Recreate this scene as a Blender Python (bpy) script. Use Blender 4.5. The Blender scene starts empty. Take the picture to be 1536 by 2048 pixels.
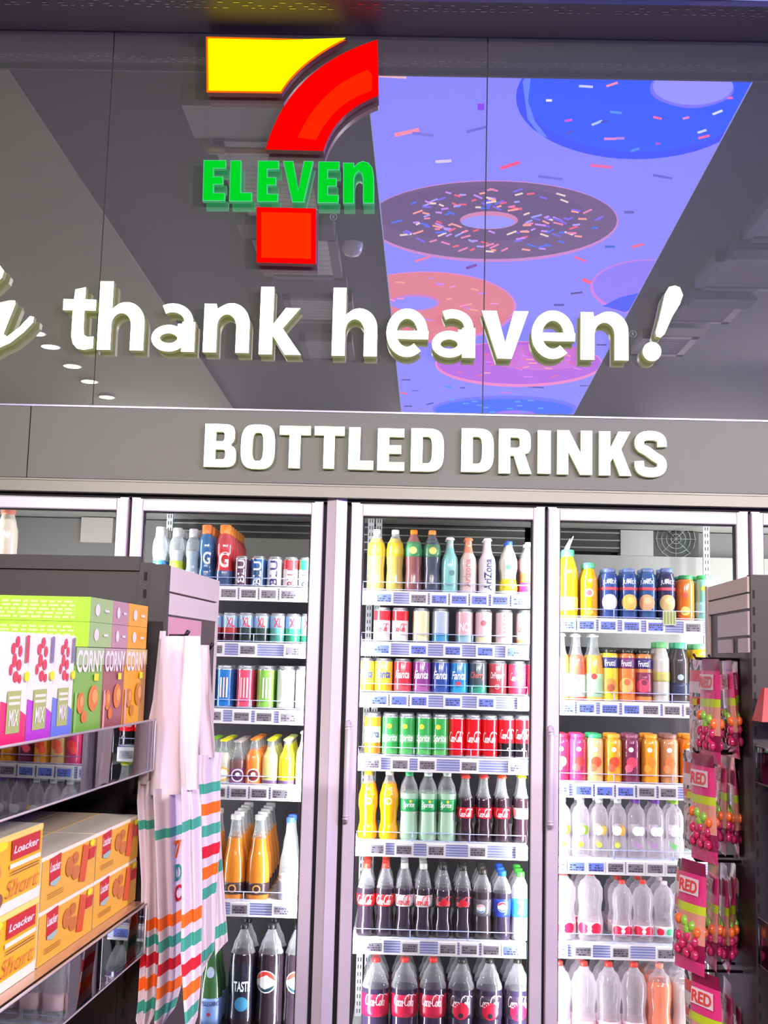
import bpy, math, random
from mathutils import Vector, Matrix
random.seed(7)
S = bpy.context.scene
COL = S.collection

# ------------------------------------------------------------------ camera
F = 2300.0
PITCH = math.atan(294 / F); YAW = math.atan(40 / F); ROLL = 0.0255; EYE = 1.55
_cp, _sp, _cy, _sy = math.cos(PITCH), math.sin(PITCH), math.cos(YAW), math.sin(YAW)
D = Vector((-_sy * _cp, _cy * _cp, _sp))
_r0 = Vector((_cy, _sy, 0)); _u0 = _r0.cross(D)
R = _r0 * math.cos(ROLL) + _u0 * math.sin(ROLL)
U = _u0 * math.cos(ROLL) - _r0 * math.sin(ROLL)
cam = bpy.data.cameras.new('camera'); cam_o = bpy.data.objects.new('camera', cam); COL.objects.link(cam_o)
cam.sensor_fit = 'VERTICAL'; cam.sensor_height = 24.0; cam.lens = 24.0 * F / 2048
cam.clip_start = 0.02
M3 = Matrix((R, U, -D)).transposed()
cam_o.matrix_world = Matrix.Translation((0, 0, EYE)) @ M3.to_4x4()
S.camera = cam_o

# ------------------------------------------------------------------ world, exposure
W = bpy.data.worlds.new('world'); S.world = W; W.use_nodes = True
W.node_tree.nodes['Background'].inputs[0].default_value = (0.9, 0.85, 0.9, 1)
W.node_tree.nodes['Background'].inputs[1].default_value = 0.05
S.view_settings.view_transform = 'Standard'; S.view_settings.look = 'None'
S.view_settings.exposure = 0.0; S.view_settings.gamma = 1.0; S.view_settings.use_curve_mapping = False
S.cycles.use_denoising = True
S.cycles.max_bounces = 8; S.cycles.transparent_max_bounces = 24
S.cycles.diffuse_bounces = 3; S.cycles.glossy_bounces = 4
S.cycles.sample_clamp_indirect = 4.0
S.cycles.caustics_reflective = False; S.cycles.caustics_refractive = False

# lamp powers
P_STRIP = 8.0        # LED strips behind the cooler mullions
P_DOWN = 70.0        # round downlights over the left aisle
P_BACK = 250.0       # added fill: unseen linear fixtures behind the camera
P_BLUE = 210.0        # added blue wash from an unseen, made-up screen
P_SIDE = 200.0       # added fill: unseen linear fixture over the right aisle

def area(name, loc, direction, sx, sy, power, color=(1, 1, 1), spread=180):
    l = bpy.data.lights.new(name, 'AREA'); l.shape = 'RECTANGLE'; l.size = sx; l.size_y = sy
    l.energy = power; l.color = color; l.spread = math.radians(spread)
    o = bpy.data.objects.new(name, l); COL.objects.link(o); o.location = loc
    o.rotation_euler = Vector(direction).to_track_quat('-Z', 'Y').to_euler()
    return o

# ------------------------------------------------------------------ geometry of the view
def ray(u, v):
    return D + R * ((u - 768) / F) + U * ((1024 - v) / F)
def at(u, v, Y):
    q = ray(u, v); t = Y / q.y; return Vector((q.x * t, Y, EYE + q.z * t))
def pxof(p):
    q = Vector(p) - Vector((0, 0, EYE)); z = q.dot(D)
    return 768 + F * q.dot(R) / z, 1024 - F * q.dot(U) / z
def xat(u, z, Y):
    x = 0.0
    for _ in range(6):
        uu, _v = pxof((x, Y, z)); x += (u - uu) * Y / F
    return x
MY = 4.0                                   # plane of the mirror wall and the cooler doors
H = 3.85                                   # ceiling height
def on_ceiling(u, v, h=H):                 # where the ceiling stands that the mirror wall shows at this place
    q = ray(u, v); t = (h - EYE) / q.z; return Vector((q.x * t, 2 * MY - q.y * t, h))

# ------------------------------------------------------------------ materials
def lin(c):
    return tuple(((x / 255) / 12.92 if x / 255 <= 0.04045 else ((x / 255 + 0.055) / 1.055) ** 2.4) for x in c)
_mats = {}
def mat(name, c=(200, 200, 200), rough=0.5, metal=0.0, emit=None, es=1.0, coat=0.0, noise=0.0, nscale=20.0, spec=0.5, sample=True):
    if name in _mats: return _mats[name]
    m = bpy.data.materials.new(name); m.use_nodes = True; _mats[name] = m
    b = m.node_tree.nodes['Principled BSDF']
    l = lin(c) + (1,)
    b.inputs['Base Color'].default_value = l
    b.inputs['Roughness'].default_value = rough; b.inputs['Metallic'].default_value = metal
    b.inputs['Coat Weight'].default_value = coat; b.inputs['Coat Roughness'].default_value = 0.08
    b.inputs['Specular IOR Level'].default_value = spec
    if emit is not None:
        b.inputs['Emission Color'].default_value = lin(emit) + (1,); b.inputs['Emission Strength'].default_value = es
        if not sample: m.cycles.emission_sampling = 'NONE'
    if noise > 0:
        nt = m.node_tree; n = nt.nodes.new('ShaderNodeTexNoise'); n.inputs['Scale'].default_value = nscale
        n.inputs['Detail'].default_value = 4
        tc = nt.nodes.new('ShaderNodeTexCoord'); nt.links.new(tc.outputs['Object'], n.inputs['Vector'])
        mx = nt.nodes.new('ShaderNodeMix'); mx.data_type = 'RGBA'
        mx.inputs[6].default_value = tuple(x * (1 - noise) for x in l[:3]) + (1,)
        mx.inputs[7].default_value = tuple(min(1, x * (1 + noise)) for x in l[:3]) + (1,)
        nt.links.new(n.outputs['Fac'], mx.inputs[0]); nt.links.new(mx.outputs[2], b.inputs['Base Color'])
    return m
def ink(c, rough=0.35, coat=0.0):
    return mat('ink_%d_%d_%d' % tuple(c) + ('' if rough == 0.35 else '_r%d' % int(rough * 100)), c, rough, coat=coat)
def liquid(c):
    return mat('liquid_%d_%d_%d' % tuple(c), c, 0.12, coat=0.6)
def lacquer(c):
    return mat('lacquer_%d_%d_%d' % tuple(c), c, 0.22, coat=0.7)
def glow(name, c, s, sample=True):
    m = mat(name, (0, 0, 0), 0.6, emit=c, es=s, sample=sample, spec=0.0); return m

def clear(name, c, lo, hi, rough=0.06):
    """see-through plastic or glass: nearly open face on, whiter towards the rim"""
    if name in _mats: return _mats[name]
    m = bpy.data.materials.new(name); m.use_nodes = True; _mats[name] = m
    nt = m.node_tree; b = nt.nodes['Principled BSDF']; out = nt.nodes['Material Output']
    b.inputs['Base Color'].default_value = lin(c) + (1,); b.inputs['Roughness'].default_value = rough
    b.inputs['Coat Weight'].default_value = 0.5
    t = nt.nodes.new('ShaderNodeBsdfTransparent'); t.inputs[0].default_value = tuple(0.5 + 0.5 * x for x in lin(c)) + (1,)
    lw = nt.nodes.new('ShaderNodeLayerWeight'); lw.inputs['Blend'].default_value = 0.35
    mr = nt.nodes.new('ShaderNodeMapRange'); mr.inputs['To Min'].default_value = lo; mr.inputs['To Max'].default_value = hi
    mx = nt.nodes.new('ShaderNodeMixShader')
    nt.links.new(lw.outputs['Facing'], mr.inputs['Value']); nt.links.new(mr.outputs['Result'], mx.inputs[0])
    nt.links.new(t.outputs[0], mx.inputs[1]); nt.links.new(b.outputs[0], mx.inputs[2])
    nt.links.new(mx.outputs[0], out.inputs['Surface'])
    return m
def pane(name, reflect, tint=(255, 255, 255), ior=1.45):
    """flat glass: transparent with a fresnel reflection"""
    if name in _mats: return _mats[name]
    m = bpy.data.materials.new(name); m.use_nodes = True; _mats[name] = m
    nt = m.node_tree; out = nt.nodes['Material Output']; nt.nodes.remove(nt.nodes['Principled BSDF'])
    g = nt.nodes.new('ShaderNodeBsdfGlossy'); g.inputs['Roughness'].default_value = 0.0
    t = nt.nodes.new('ShaderNodeBsdfTransparent'); t.inputs[0].default_value = lin(tint) + (1,)
    fr = nt.nodes.new('ShaderNodeFresnel'); fr.inputs['IOR'].default_value = ior
    ml = nt.nodes.new('ShaderNodeMath'); ml.operation = 'MULTIPLY'; ml.use_clamp = True; ml.inputs[1].default_value = reflect
    mx = nt.nodes.new('ShaderNodeMixShader')
    nt.links.new(fr.outputs[0], ml.inputs[0]); nt.links.new(ml.outputs[0], mx.inputs[0])
    nt.links.new(t.outputs[0], mx.inputs[1]); nt.links.new(g.outputs[0], mx.inputs[2])
    nt.links.new(mx.outputs[0], out.inputs['Surface'])
    return m

ALU = mat('brushed_aluminium', (240, 222, 232), 0.36, metal=0.2, noise=0.04, nscale=60)
ALU_TOP = mat('satin_header_aluminium', (140, 137, 126), 0.4, metal=0.4, noise=0.05, nscale=30)
GASKET = mat('black_rubber_gasket', (18, 15, 18), 0.6)
WHITE_METAL = mat('white_enamelled_metal', (238, 240, 244), 0.35)
WHITE_PLASTIC = mat('white_plastic', (236, 234, 236), 0.3)
CREAM_PLASTIC = mat('pale_grey_plastic', (206, 204, 214), 0.35)
DARK_BACK = mat('dark_grey_cooler_lining', (58, 54, 60), 0.6, noise=0.15)
GREY_PANEL = mat('light_grey_panel', (205, 204, 198), 0.5, noise=0.04)
BLACK_METAL = mat('black_powder_coated_metal', (42, 35, 38), 0.45, noise=0.1, nscale=40)
TAUPE_METAL = mat('taupe_powder_coated_metal', (226, 208, 200), 0.4, noise=0.04)
BLACK_PLASTIC = mat('black_plastic', (24, 22, 24), 0.3)
DOOR_GLASS = pane('cooler_door_glass', 0.7)
ACRYLIC = pane('clear_acrylic', 1.5, (235, 238, 245))
ACRYLIC_EDGE = mat('bright_acrylic_edge', (250, 240, 240), 0.15, coat=1.0)
FENCE_WIRE = mat('clear_blue_plastic_rail', (176, 186, 238), 0.15, coat=1.0)
RAIL_PLASTIC = mat('bluish_price_rail_plastic', (140, 146, 206), 0.2, coat=0.8)
DISPLAY = mat('grey_price_display', (132, 126, 138), 0.3)
DISPLAY_INK = mat('dark_display_ink', (60, 54, 66), 0.4)
DISPLAY_BLUE = mat('blue_price_card', (110, 130, 226), 0.3)
CLEAR_PET = clear('clear_plastic', (232, 232, 236), 0.07, 0.62)
CLEAR_WATER = clear('clear_water_plastic', (236, 230, 236), 0.16, 0.80)
CLEAR_GLASS = clear('clear_glass', (226, 230, 232), 0.12, 0.7)

# ------------------------------------------------------------------ mesh builder
class MB:
    def __init__(s, T=None): s.v = []; s.f = []; s.m = []; s.s = []; s.T = T
    def add(s, vs, fs, mi=0, smooth=False):
        b = len(s.v); s.v += [Vector(x) for x in vs]
        for f in fs: s.f.append([i + b for i in f]); s.m.append(mi); s.s.append(smooth)
        return s
    def box(s, x0, x1, y0, y1, z0, z1, mi=0):
        return s.add([(x0,y0,z0),(x1,y0,z0),(x1,y1,z0),(x0,y1,z0),(x0,y0,z1),(x1,y0,z1),(x1,y1,z1),(x0,y1,z1)],
              [(0,3,2,1),(4,5,6,7),(0,1,5,4),(1,2,6,5),(2,3,7,6),(3,0,4,7)], mi)
    def hexa(s, c8, mi=0):
        return s.add(c8, [(0,3,2,1),(4,5,6,7),(0,1,5,4),(1,2,6,5),(2,3,7,6),(3,0,4,7)], mi)
    def lathe(s, prof, n=20, c=(0, 0), mfun=None, mi=0, smooth=True, rot=0.0):
        vs = []
        for r, z in prof:
            for k in range(n):
                a = rot + 2 * math.pi * k / n; vs.append((c[0] + r * math.cos(a), c[1] + r * math.sin(a), z))
        b = len(s.v); s.v += [Vector(x) for x in vs]
        for i in range(len(prof) - 1):
            q = mfun(i) if mfun else mi
            for k in range(n):
                k2 = (k + 1) % n
                s.f.append([b+i*n+k, b+i*n+k2, b+(i+1)*n+k2, b+(i+1)*n+k]); s.m.append(q); s.s.append(smooth)
        return s
    def tube(s, pts, r, n=8, mi=0, caps=True):
        pts = [Vector(p) for p in pts]; rings = []
        for i, p in enumerate(pts):
            d = (pts[min(i+1, len(pts)-1)] - pts[max(i-1, 0)]).normalized()
            a = Vector((0, 0, 1)) if abs(d.z) < 0.9 else Vector((1, 0, 0))
            e1 = d.cross(a).normalized(); e2 = d.cross(e1)
            rr = r[i] if isinstance(r, (list, tuple)) else r
            rings.append([p + e1 * rr * math.cos(2*math.pi*k/n) + e2 * rr * math.sin(2*math.pi*k/n) for k in range(n)])
        vs = [q for g in rings for q in g]; fs = []
        for i in range(len(pts) - 1):
            for k in range(n):
                k2 = (k+1) % n; fs.append((i*n+k2, i*n+k, (i+1)*n+k, (i+1)*n+k2))
        if caps: fs.append(tuple(range(n))); fs.append(tuple(range((len(pts)-1)*n+n-1, (len(pts)-1)*n-1, -1)))
        return s.add(vs, fs, mi, True)
    def sphere(s, c, r, n=8, mi=0, sq=(1, 1, 1)):
        pr = []
        for i in range(n + 1):
            a = -math.pi/2 + math.pi * i / n; pr.append((r * math.cos(a), r * math.sin(a)))
        b = len(s.v); s.lathe([(max(p, 1e-5), z) for p, z in pr], n=2*n, mi=mi)
        for i in range(b, len(s.v)):
            q = s.v[i]; s.v[i] = Vector((c[0] + q.x*sq[0], c[1] + q.y*sq[1], c[2] + q.z*sq[2]))
        return s
    def prism(s, poly, y0, y1, mi=0, mside=None):
        """outline in (x, z) given anticlockwise seen from -y; front at y0, back at y1"""
        n = len(poly); ar = sum(poly[i][0]*poly[(i+1)%n][1] - poly[(i+1)%n][0]*poly[i][1] for i in range(n))
        if ar < 0: poly = poly[::-1]
        vs = [(x, y0, z) for x, z in poly] + [(x, y1, z) for x, z in poly]
        s.add(vs, [tuple(range(n))], mi)
        s.f.append([len(s.v)-n+i for i in range(n)][::-1]); s.m.append(mi if mside is None else mside); s.s.append(False)
        b = len(s.v) - 2*n
        for i in range(n):
            j = (i+1) % n; s.f.append([b+i, b+n+i, b+n+j, b+j]); s.m.append(mi if mside is None else mside); s.s.append(False)
        return s
    def build(s, name, mats, parent=None):
        me = bpy.data.meshes.new(name)
        vs = s.v if s.T is None else [s.T @ q for q in s.v]
        me.from_pydata([tuple(q) for q in vs], [], s.f)
        if not isinstance(mats, (list, tuple)): mats = [mats]
        for m in mats: me.materials.append(m)
        me.polygons.foreach_set('material_index', s.m); me.polygons.foreach_set('use_smooth', s.s)
        me.update()
        o = bpy.data.objects.new(name, me); COL.objects.link(o)
        if parent is not None: o.parent = parent
        return o

def thing(name, label, cat, loc=(0, 0, 0), rz=0.0, group=None):
    o = bpy.data.objects.new(name, None); COL.objects.link(o); o.location = loc; o.rotation_euler = (0, 0, rz)
    o.empty_display_size = 0.05
    o['label'] = label; o['category'] = cat
    if group: o['group'] = group
    return o
def tag(o, label, cat, group=None):
    o['label'] = label; o['category'] = cat
    if group: o['group'] = group
    return o
def struct(o): o['kind'] = 'structure'; return o
_kids = {}
def dup(root, loc, rz=None):
    if root not in _kids: _kids[root] = [(ch, list(ch.children)) for ch in root.children]
    r = root.copy(); COL.objects.link(r); r.location = loc
    if rz is not None: r.rotation_euler = (0, 0, rz)
    for ch, gr in _kids[root]:
        c = ch.copy(); COL.objects.link(c); c.parent = r
        for g in gr:
            d = g.copy(); COL.objects.link(d); d.parent = c
    return r

# ------------------------------------------------------------------ lettering
_gl = {}
def glyph(text, weight=0.0, shear=0.0, space=1.0):
    k = (text, weight, shear, space)
    if k in _gl: return _gl[k]
    cu = bpy.data.curves.new('type', 'FONT'); cu.body = text; cu.size = 1; cu.offset = weight; cu.extrude = 0.5
    cu.shear = shear; cu.resolution_u = 5; cu.space_character = space
    o = bpy.data.objects.new('type', cu); COL.objects.link(o)
    dg = bpy.context.evaluated_depsgraph_get(); dg.update()
    ev = o.evaluated_get(dg); me = ev.to_mesh()
    vs = [v.co.copy() for v in me.vertices]
    fs = [(tuple(p.vertices), p.normal.z > 0.5, p.normal.z < -0.5) for p in me.polygons]
    ev.to_mesh_clear(); bpy.data.objects.remove(o); bpy.data.curves.remove(cu)
    x0 = min(v.x for v in vs); x1 = max(v.x for v in vs); y0 = min(v.y for v in vs); y1 = max(v.y for v in vs)
    vs = [((v.x-x0)/(x1-x0), (v.y-y0)/(y1-y0), v.z) for v in vs]
    _gl[k] = (vs, fs, (x1-x0)/(y1-y0)); return _gl[k]
def letter(mb, text, x0, x1, z0, z1, yf, depth, weight, mi=0, ms=1, shear=0.0):
    """solid letter standing off a wall that faces -y"""
    vs, fs, _ = glyph(text, weight, shear)
    b = len(mb.v); mb.v += [Vector((x0+a*(x1-x0), yf+(0.5-c)*depth, z0+h*(z1-z0))) for a, h, c in vs]
    for f, fr, bk in fs: mb.f.append([i+b for i in f]); mb.m.append(mi if fr else ms); mb.s.append(False)
def flat_type(mb, fn, text, mi=0, weight=0.0, shear=0.0, only=True):
    """flat printed lettering: fn maps (0..1, 0..1) to a point on the surface"""
    vs, fs, _ = glyph(text, weight, shear)
    keep = {}
    for f, fr, bk in fs:
        if not fr: continue
        idx = []
        for i in f:
            if i not in keep: keep[i] = len(mb.v); mb.v.append(Vector(fn(vs[i][0], vs[i][1])))
            idx.append(keep[i])
        mb.f.append(idx); mb.m.append(mi); mb.s.append(False)

def ribbon(fnpts, w, mb, fn, mi=0):
    """pen stroke of half-width w through 2D points, mapped by fn"""
    n = len(fnpts); L = []; Rr = []
    for i, (x, y) in enumerate(fnpts):
        xa, ya = fnpts[max(i-1, 0)]; xb, yb = fnpts[min(i+1, n-1)]
        dx, dy = xb-xa, yb-ya; q = math.hypot(dx, dy) or 1
        ww = w * (0.45 + 0.55 * abs(dy) / q)
        L.append((x - dy/q*ww, y + dx/q*ww)); Rr.append((x + dy/q*ww, y - dx/q*ww))
    b = len(mb.v)
    for i in range(n): mb.v.append(Vector(fn(*Rr[i]))); mb.v.append(Vector(fn(*L[i])))
    for i in range(n-1): mb.f.append([b+2*i, b+2*i+2, b+2*i+3, b+2*i+1]); mb.m.append(mi); mb.s.append(False)
def arc(cx, cy, rx, ry, a0, a1, n=12):
    return [(cx + rx*math.cos(math.radians(a0+(a1-a0)*i/n)), cy + ry*math.sin(math.radians(a0+(a1-a0)*i/n))) for i in range(n+1)]
def cola_script(mb, fn, mi=0):
    """flowing white cola lettering in the unit square"""
    st = []
    def sl(pts, ox): return [((x + ox + 0.28*y) / 4.15, y) for x, y in pts]
    bigC = arc(0.36, 0.52, 0.34, 0.44, 55, 315, 16)
    o_ = arc(0.17, 0.25, 0.15, 0.23, 90, 450, 12); c_ = arc(0.17, 0.25, 0.15, 0.23, 50, 310, 10)
    a_ = arc(0.17, 0.25, 0.15, 0.23, 60, 420, 12); a2 = [(0.32, 0.48), (0.31, 0.1), (0.36, 0.02), (0.44, 0.06)]
    l_ = [(0.0, 0.1), (0.12, 0.5), (0.16, 0.95), (0.08, 0.98), (0.03, 0.6), (0.05, 0.08), (0.14, 0.02)]
    x = 0.0
    st += [sl(bigC, 0), sl(o_, 0.62), sl(c_, 0.98), sl(a_, 1.32), sl(a2, 1.32), sl([(0, 0.3), (0.2, 0.33)], 1.72)]
    st += [sl(bigC, 1.95), sl(o_, 2.58), sl(l_, 3.0), sl(a_, 3.22), sl(a2, 3.22)]
    st += [sl([(0.7, 0.9), (1.1, 1.06), (1.7, 0.98), (2.2, 1.02), (2.75, 0.86)], 1.95-0.6)]
    for s_ in st: ribbon([(x*4.15, y) for x, y in s_], 0.075, mb, lambda x, y: fn(x/4.15, y), mi)
# ------------------------------------------------------------------ the room shell
FLOOR = mat('pale_floor_tile', (84, 80, 78), 0.3, noise=0.1, nscale=3)
WALLP = mat('dark_painted_wall', (70, 66, 66), 0.6, noise=0.08, nscale=4)
CEIL = mat('charcoal_painted_ceiling', (66, 66, 72), 0.75, noise=0.1, nscale=5)
CEIL_L = mat('haze_toned_ceiling_panel', (178, 180, 152), 0.8, noise=0.05, nscale=3)
def slab(name, mats, *a):
    o = MB().box(*a).build(name, mats); return struct(o)
slab('floor', FLOOR, -7, 6, -10, 6, -0.1, 0)
slab('ceiling', CEIL, -7, 6, -10, 6, H, H + 0.1)
slab('wall_left', WALLP, -7.1, -7, -10, 6, 0, H)
slab('wall_right', WALLP, 6, 6.1, -10, 6, 0, H)
slab('wall_front', WALLP, -7, 6, -10.1, -10, 0, H)
# wall behind the mirror sheets and above the coolers
slab('wall_back', WALLP, -7, 6, MY + 0.03, MY + 0.12, 2.40, H)
zt0 = 2.415; zt1 = 3.843

# mirror wall: three sheets with open joints
mm = bpy.data.materials.new('smoked_mirror'); mm.use_nodes = True
_nt = mm.node_tree; _b = _nt.nodes['Principled BSDF']; _o = _nt.nodes['Material Output']
_b.inputs['Base Color'].default_value = (0.46, 0.47, 0.44, 1); _b.inputs['Roughness'].default_value = 0.8
_g = _nt.nodes.new('ShaderNodeBsdfGlossy'); _g.inputs['Roughness'].default_value = 0.0; _g.inputs['Color'].default_value = (0.92, 0.92, 0.94, 1)
_x = _nt.nodes.new('ShaderNodeMixShader'); _x.inputs[0].default_value = 0.78
_nt.links.new(_b.outputs[0], _x.inputs[1]); _nt.links.new(_g.outputs[0], _x.inputs[2]); _nt.links.new(_x.outputs[0], _o.inputs['Surface'])
SEAM = mat('grey_mirror_joint', (120, 122, 116), 0.5)
sx = [-3.6, -1.117, 0.270, 3.2]
for i, nm in enumerate(('leftmost tall smoked mirror sheet above the coolers behind the script lettering',
                        'middle tall smoked mirror sheet above the coolers behind the large numeral sign',
                        'right tall smoked mirror sheet above the coolers behind the exclamation mark')):
    tag(MB().box(sx[i] + 0.0022, sx[i+1] - 0.0022, MY, MY + 0.008, zt0, zt1).build('mirror_panel', mm), nm, 'mirror', 'mirror sheets above the coolers')
struct(MB().box(-3.6, 3.2, MY + 0.009, MY + 0.03, zt0 - 0.01, zt1).build('trim_1', SEAM))
# ceiling strip of perforated metal next to the mirror
PERF = mat('dark_violet_ceiling_metal', (92, 84, 100), 0.45, metal=0.3)
SLOT = mat('shiny_ceiling_slot', (190, 190, 200), 0.2, metal=0.9)
mb = MB(); mb.box(-3.6, 3.2, 3.74, 3.995, H - 0.012, H - 0.001, 0)
for j, yy in enumerate((3.79, 3.81, 3.825)):
    x = -1.8 + 0.03 * j
    while x < 1.8:
        w_ = random.uniform(0.012, 0.024)
        if random.random() < 0.8: mb.box(x, x + w_, yy, yy + 0.003, H - 0.0135, H - 0.012, 1)
        x += 0.034 if j == 2 else 0.055
mb.box(-3.6, 3.2, 3.74, 3.752, H - 0.03, H - 0.012, 0)
struct(mb.build('trim_2', [PERF, SLOT]))
# suspended panels over the left aisle, seen in the mirror, toned pale for veiling haze
mb = MB()
mb.box(-6.9, -1.62, -9.9, 3.738, H - 0.012, H - 0.002, 0)
struct(mb.build('trim_3', CEIL_L))

# header fascia and trim over the coolers
FASCIA = mat('grey_fascia_board', (118, 118, 108), 0.42, noise=0.05, nscale=6)
mb = MB()
xs = [-3.6, -1.33, 3.2]
for a, b_ in zip(xs, xs[1:]): mb.box(a + 0.002, b_ - 0.002, MY - 0.02, MY + 0.03, 2.153, 2.408)
struct(mb.build('trim_4', FASCIA))
FLINE = mat('pale_fascia_edge', (150, 150, 175), 0.3, metal=0.6)
struct(MB().box(-3.6, 3.2, MY - 0.024, MY + 0.01, 2.4085, 2.4145).build('trim_5', FLINE))
mb = MB(); mb.box(-3.6, 3.2, MY - 0.028, MY + 0.05, 2.112, 2.150, 0); mb.box(-3.6, 3.2, MY - 0.036, MY + 0.05, 2.104, 2.120, 0)
mb.box(-3.6, 3.2, MY - 0.032, MY + 0.02, 2.143, 2.149, 0)
struct(mb.build('trim_6', ALU_TOP))

# ------------------------------------------------------------------ video screen on the ceiling
SCR = [on_ceiling(733, 145), on_ceiling(1510, 150), on_ceiling(1147, 827), on_ceiling(803, 822)]
quad = [(733, 145), (1510, 150), (1147, 827), (803, 822)]
def clip(poly, q):
    out = poly
    n = len(q)
    for i in range(n):
        (ax, ay), (bx, by) = q[i], q[(i+1) % n]; inp = out; out = []
        if not inp: break
        side = lambda p: (bx-ax)*(p[1]-ay) - (by-ay)*(p[0]-ax)
        for j in range(len(inp)):
            p, r_ = inp[j-1], inp[j]; sp, sr = side(p), side(r_)
            if sr >= 0:
                if sp < 0: t = sp/(sp-sr); out.append((p[0]+t*(r_[0]-p[0]), p[1]+t*(r_[1]-p[1])))
                out.append(r_)
            elif sp >= 0: t = sp/(sp-sr); out.append((p[0]+t*(r_[0]-p[0]), p[1]+t*(r_[1]-p[1])))
    return out
screen = thing('video_screen', 'long ceiling video screen showing iced doughnuts on violet, reflected in the mirror wall', 'screen', (0.6, 0.6, H))
zc = H - 0.006
mbh = MB()
quad_o = [Vector((p.x, p.y, 0)) for p in SCR]
cen = sum(quad_o, Vector()) / 4
ext = [p + (p - cen).normalized() * 0.03 for p in quad_o]
mbh.add([(p.x, p.y, H - 0.005) for p in ext] + [(p.x, p.y, H - 0.0005) for p in ext], [(0,1,2,3),(4,7,6,5),(0,4,5,1),(1,5,6,2),(2,6,7,3),(3,7,4,0)])
hs = mbh.build('screen_housing', mat('black_screen_housing', (30, 30, 44), 0.5)); hs.location = -screen.location; hs.parent = screen
GAIN = 1.45
scr_mats = []; scr_i = {}
def sm(c, sample=False):
    k = tuple(c)
    if k not in scr_i: scr_i[k] = len(scr_mats); scr_mats.append(glow('screen_colour_%d_%d_%d' % k, c, GAIN, sample))
    return scr_i[k]
mbs = MB(); layer = [0]
def draw(poly, c, sample=False):
    poly = clip(poly, quad)
    if len(poly) < 3: return
    layer[0] += 1; z = zc - 0.00001 * layer[0]
    mbs.add([(p.x, p.y, z) for p in (on_ceiling(a, b_) for a, b_ in poly)], [tuple(range(len(poly)))[::-1] if False else tuple(range(len(poly)))], sm(c, sample))
def ell(cx, cy, rx, ry, n=48, tilt=0.0, wob=0.0):
    return [(cx + rx*math.cos(t)*(1+wob*math.sin(3*t)) - tilt*ry*math.sin(t), cy + ry*math.sin(t)*(1+wob*math.sin(5*t)) + tilt*rx*math.cos(t)*0.3) for t in (2*math.pi*i/n for i in range(n))]
BG = (124, 122, 255)
for k in range(8):     # the screen is laid out of tiles
    v0 = 145 + k*(685/8.0)
    draw([(600, v0), (1600, v0), (1600, v0+86), (600, v0+86)], BG, True)
def sprinkle(u, v, l, w, a, c):
    ca, sa = math.cos(a), math.sin(a)*0.6
    draw([(u+ca*l-sa*w, v+sa*l+ca*w*0.6), (u+ca*l+sa*w, v+sa*l-ca*w*0.6), (u-ca*l+sa*w, v-sa*l-ca*w*0.6), (u-ca*l-sa*w, v-sa*l+ca*w*0.6)], c)
# blue doughnut
draw(ell(1272, 192, 240, 124), (20, 60, 235)); draw(ell(1278, 186, 228, 116), (0, 75, 255))
draw([(1045,160),(1052,150),(1062,150),(1056,200),(1070,240),(1095,272),(1080,268),(1055,235)], (90, 120, 245))
draw(ell(1384, 172, 84, 41, wob=0.02), (110, 100, 245)); draw(ell(1386, 170, 80, 37), (140, 138, 255))
for u, v, l, a, c in ((1172,170,14,.1,(190,200,235)),(1224,166,13,-.5,(240,130,170)),(1098,198,6,0,(230,220,220)),(1137,238,8,-.3,(200,70,210)),
                      (1194,243,13,-.6,(170,190,230)),(1232,222,12,.2,(70,140,250)),(1220,275,12,0,(220,120,190)),(1240,274,9,0,(180,120,200)),(1315,233,9,.4,(235,90,150)),
                      (1372,233,7,-.4,(210,120,190)),(1435,222,12,-.6,(205,215,240)),(1404,260,10,-.5,(190,200,235)),(1408,271,12,-.4,(240,90,150)),(1316,285,5,0,(150,60,210)),
                      (1460,193,6,0,(220,90,180)),(1270,297,10,-.5,(60,130,250)),(1140,262,10,-.7,(60,60,190)),(1210,240,9,-.5,(30,60,190))):
    sprinkle(u, v, l, 4, a, c)
# loose sprinkles
for u, v, l, w, a, c in ((962,211,11,14,1.57,(128,30,225)),(814,262,26,8,-.35,(240,130,150)),(846,266,22,6,.2,(110,100,205)),(953,256,22,6,-.4,(92,90,205)),
                         (887,320,16,6,-.1,(205,190,220)),(1020,328,22,7,-.5,(235,60,120)),(1202,330,22,6,.15,(225,80,150)),(1101,353,25,5,.2,(95,90,210)),
                         (1325,351,20,5,.3,(88,80,200)),(1258,422,10,6,0,(90,80,170)),(1220,491,10,5,0,(40,90,200)),(1275,489,13,5,-.4,(235,90,130)),
                         (943,531,12,6,-.5,(110,40,160)),(845,516,17,5,-.5,(225,110,150)),(1160,516,14,4,.6,(235,80,110)),(1153,584,12,4,-.2,(70,50,140)),
                         (1118,608,10,4,0,(55,45,150)),(1173,560,10,7,.6,(235,80,110)),(785,150,28,6,.1,(225,170,180)),(1203,688,10,3,0,(55,45,140)),
                         (812,758,9,3,0,(70,60,170)),(897,772,6,4,0,(50,130,210)),(925,774,5,3,0,(60,60,180)),(1072,773,16,3,.1,(60,60,170)),(808,785,7,4,.3,(220,90,150)),
                         (1168,770,9,2,0,(60,50,130)),(830,780,7,2,0,(70,60,190)),(1012,784,12,2,0,(200,90,190)),(816,811,8,3,0,(60,60,150)),(860,806,8,3,-.4,(40,60,200))):
    sprinkle(u, v, l, w*0.8, a, c)
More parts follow.
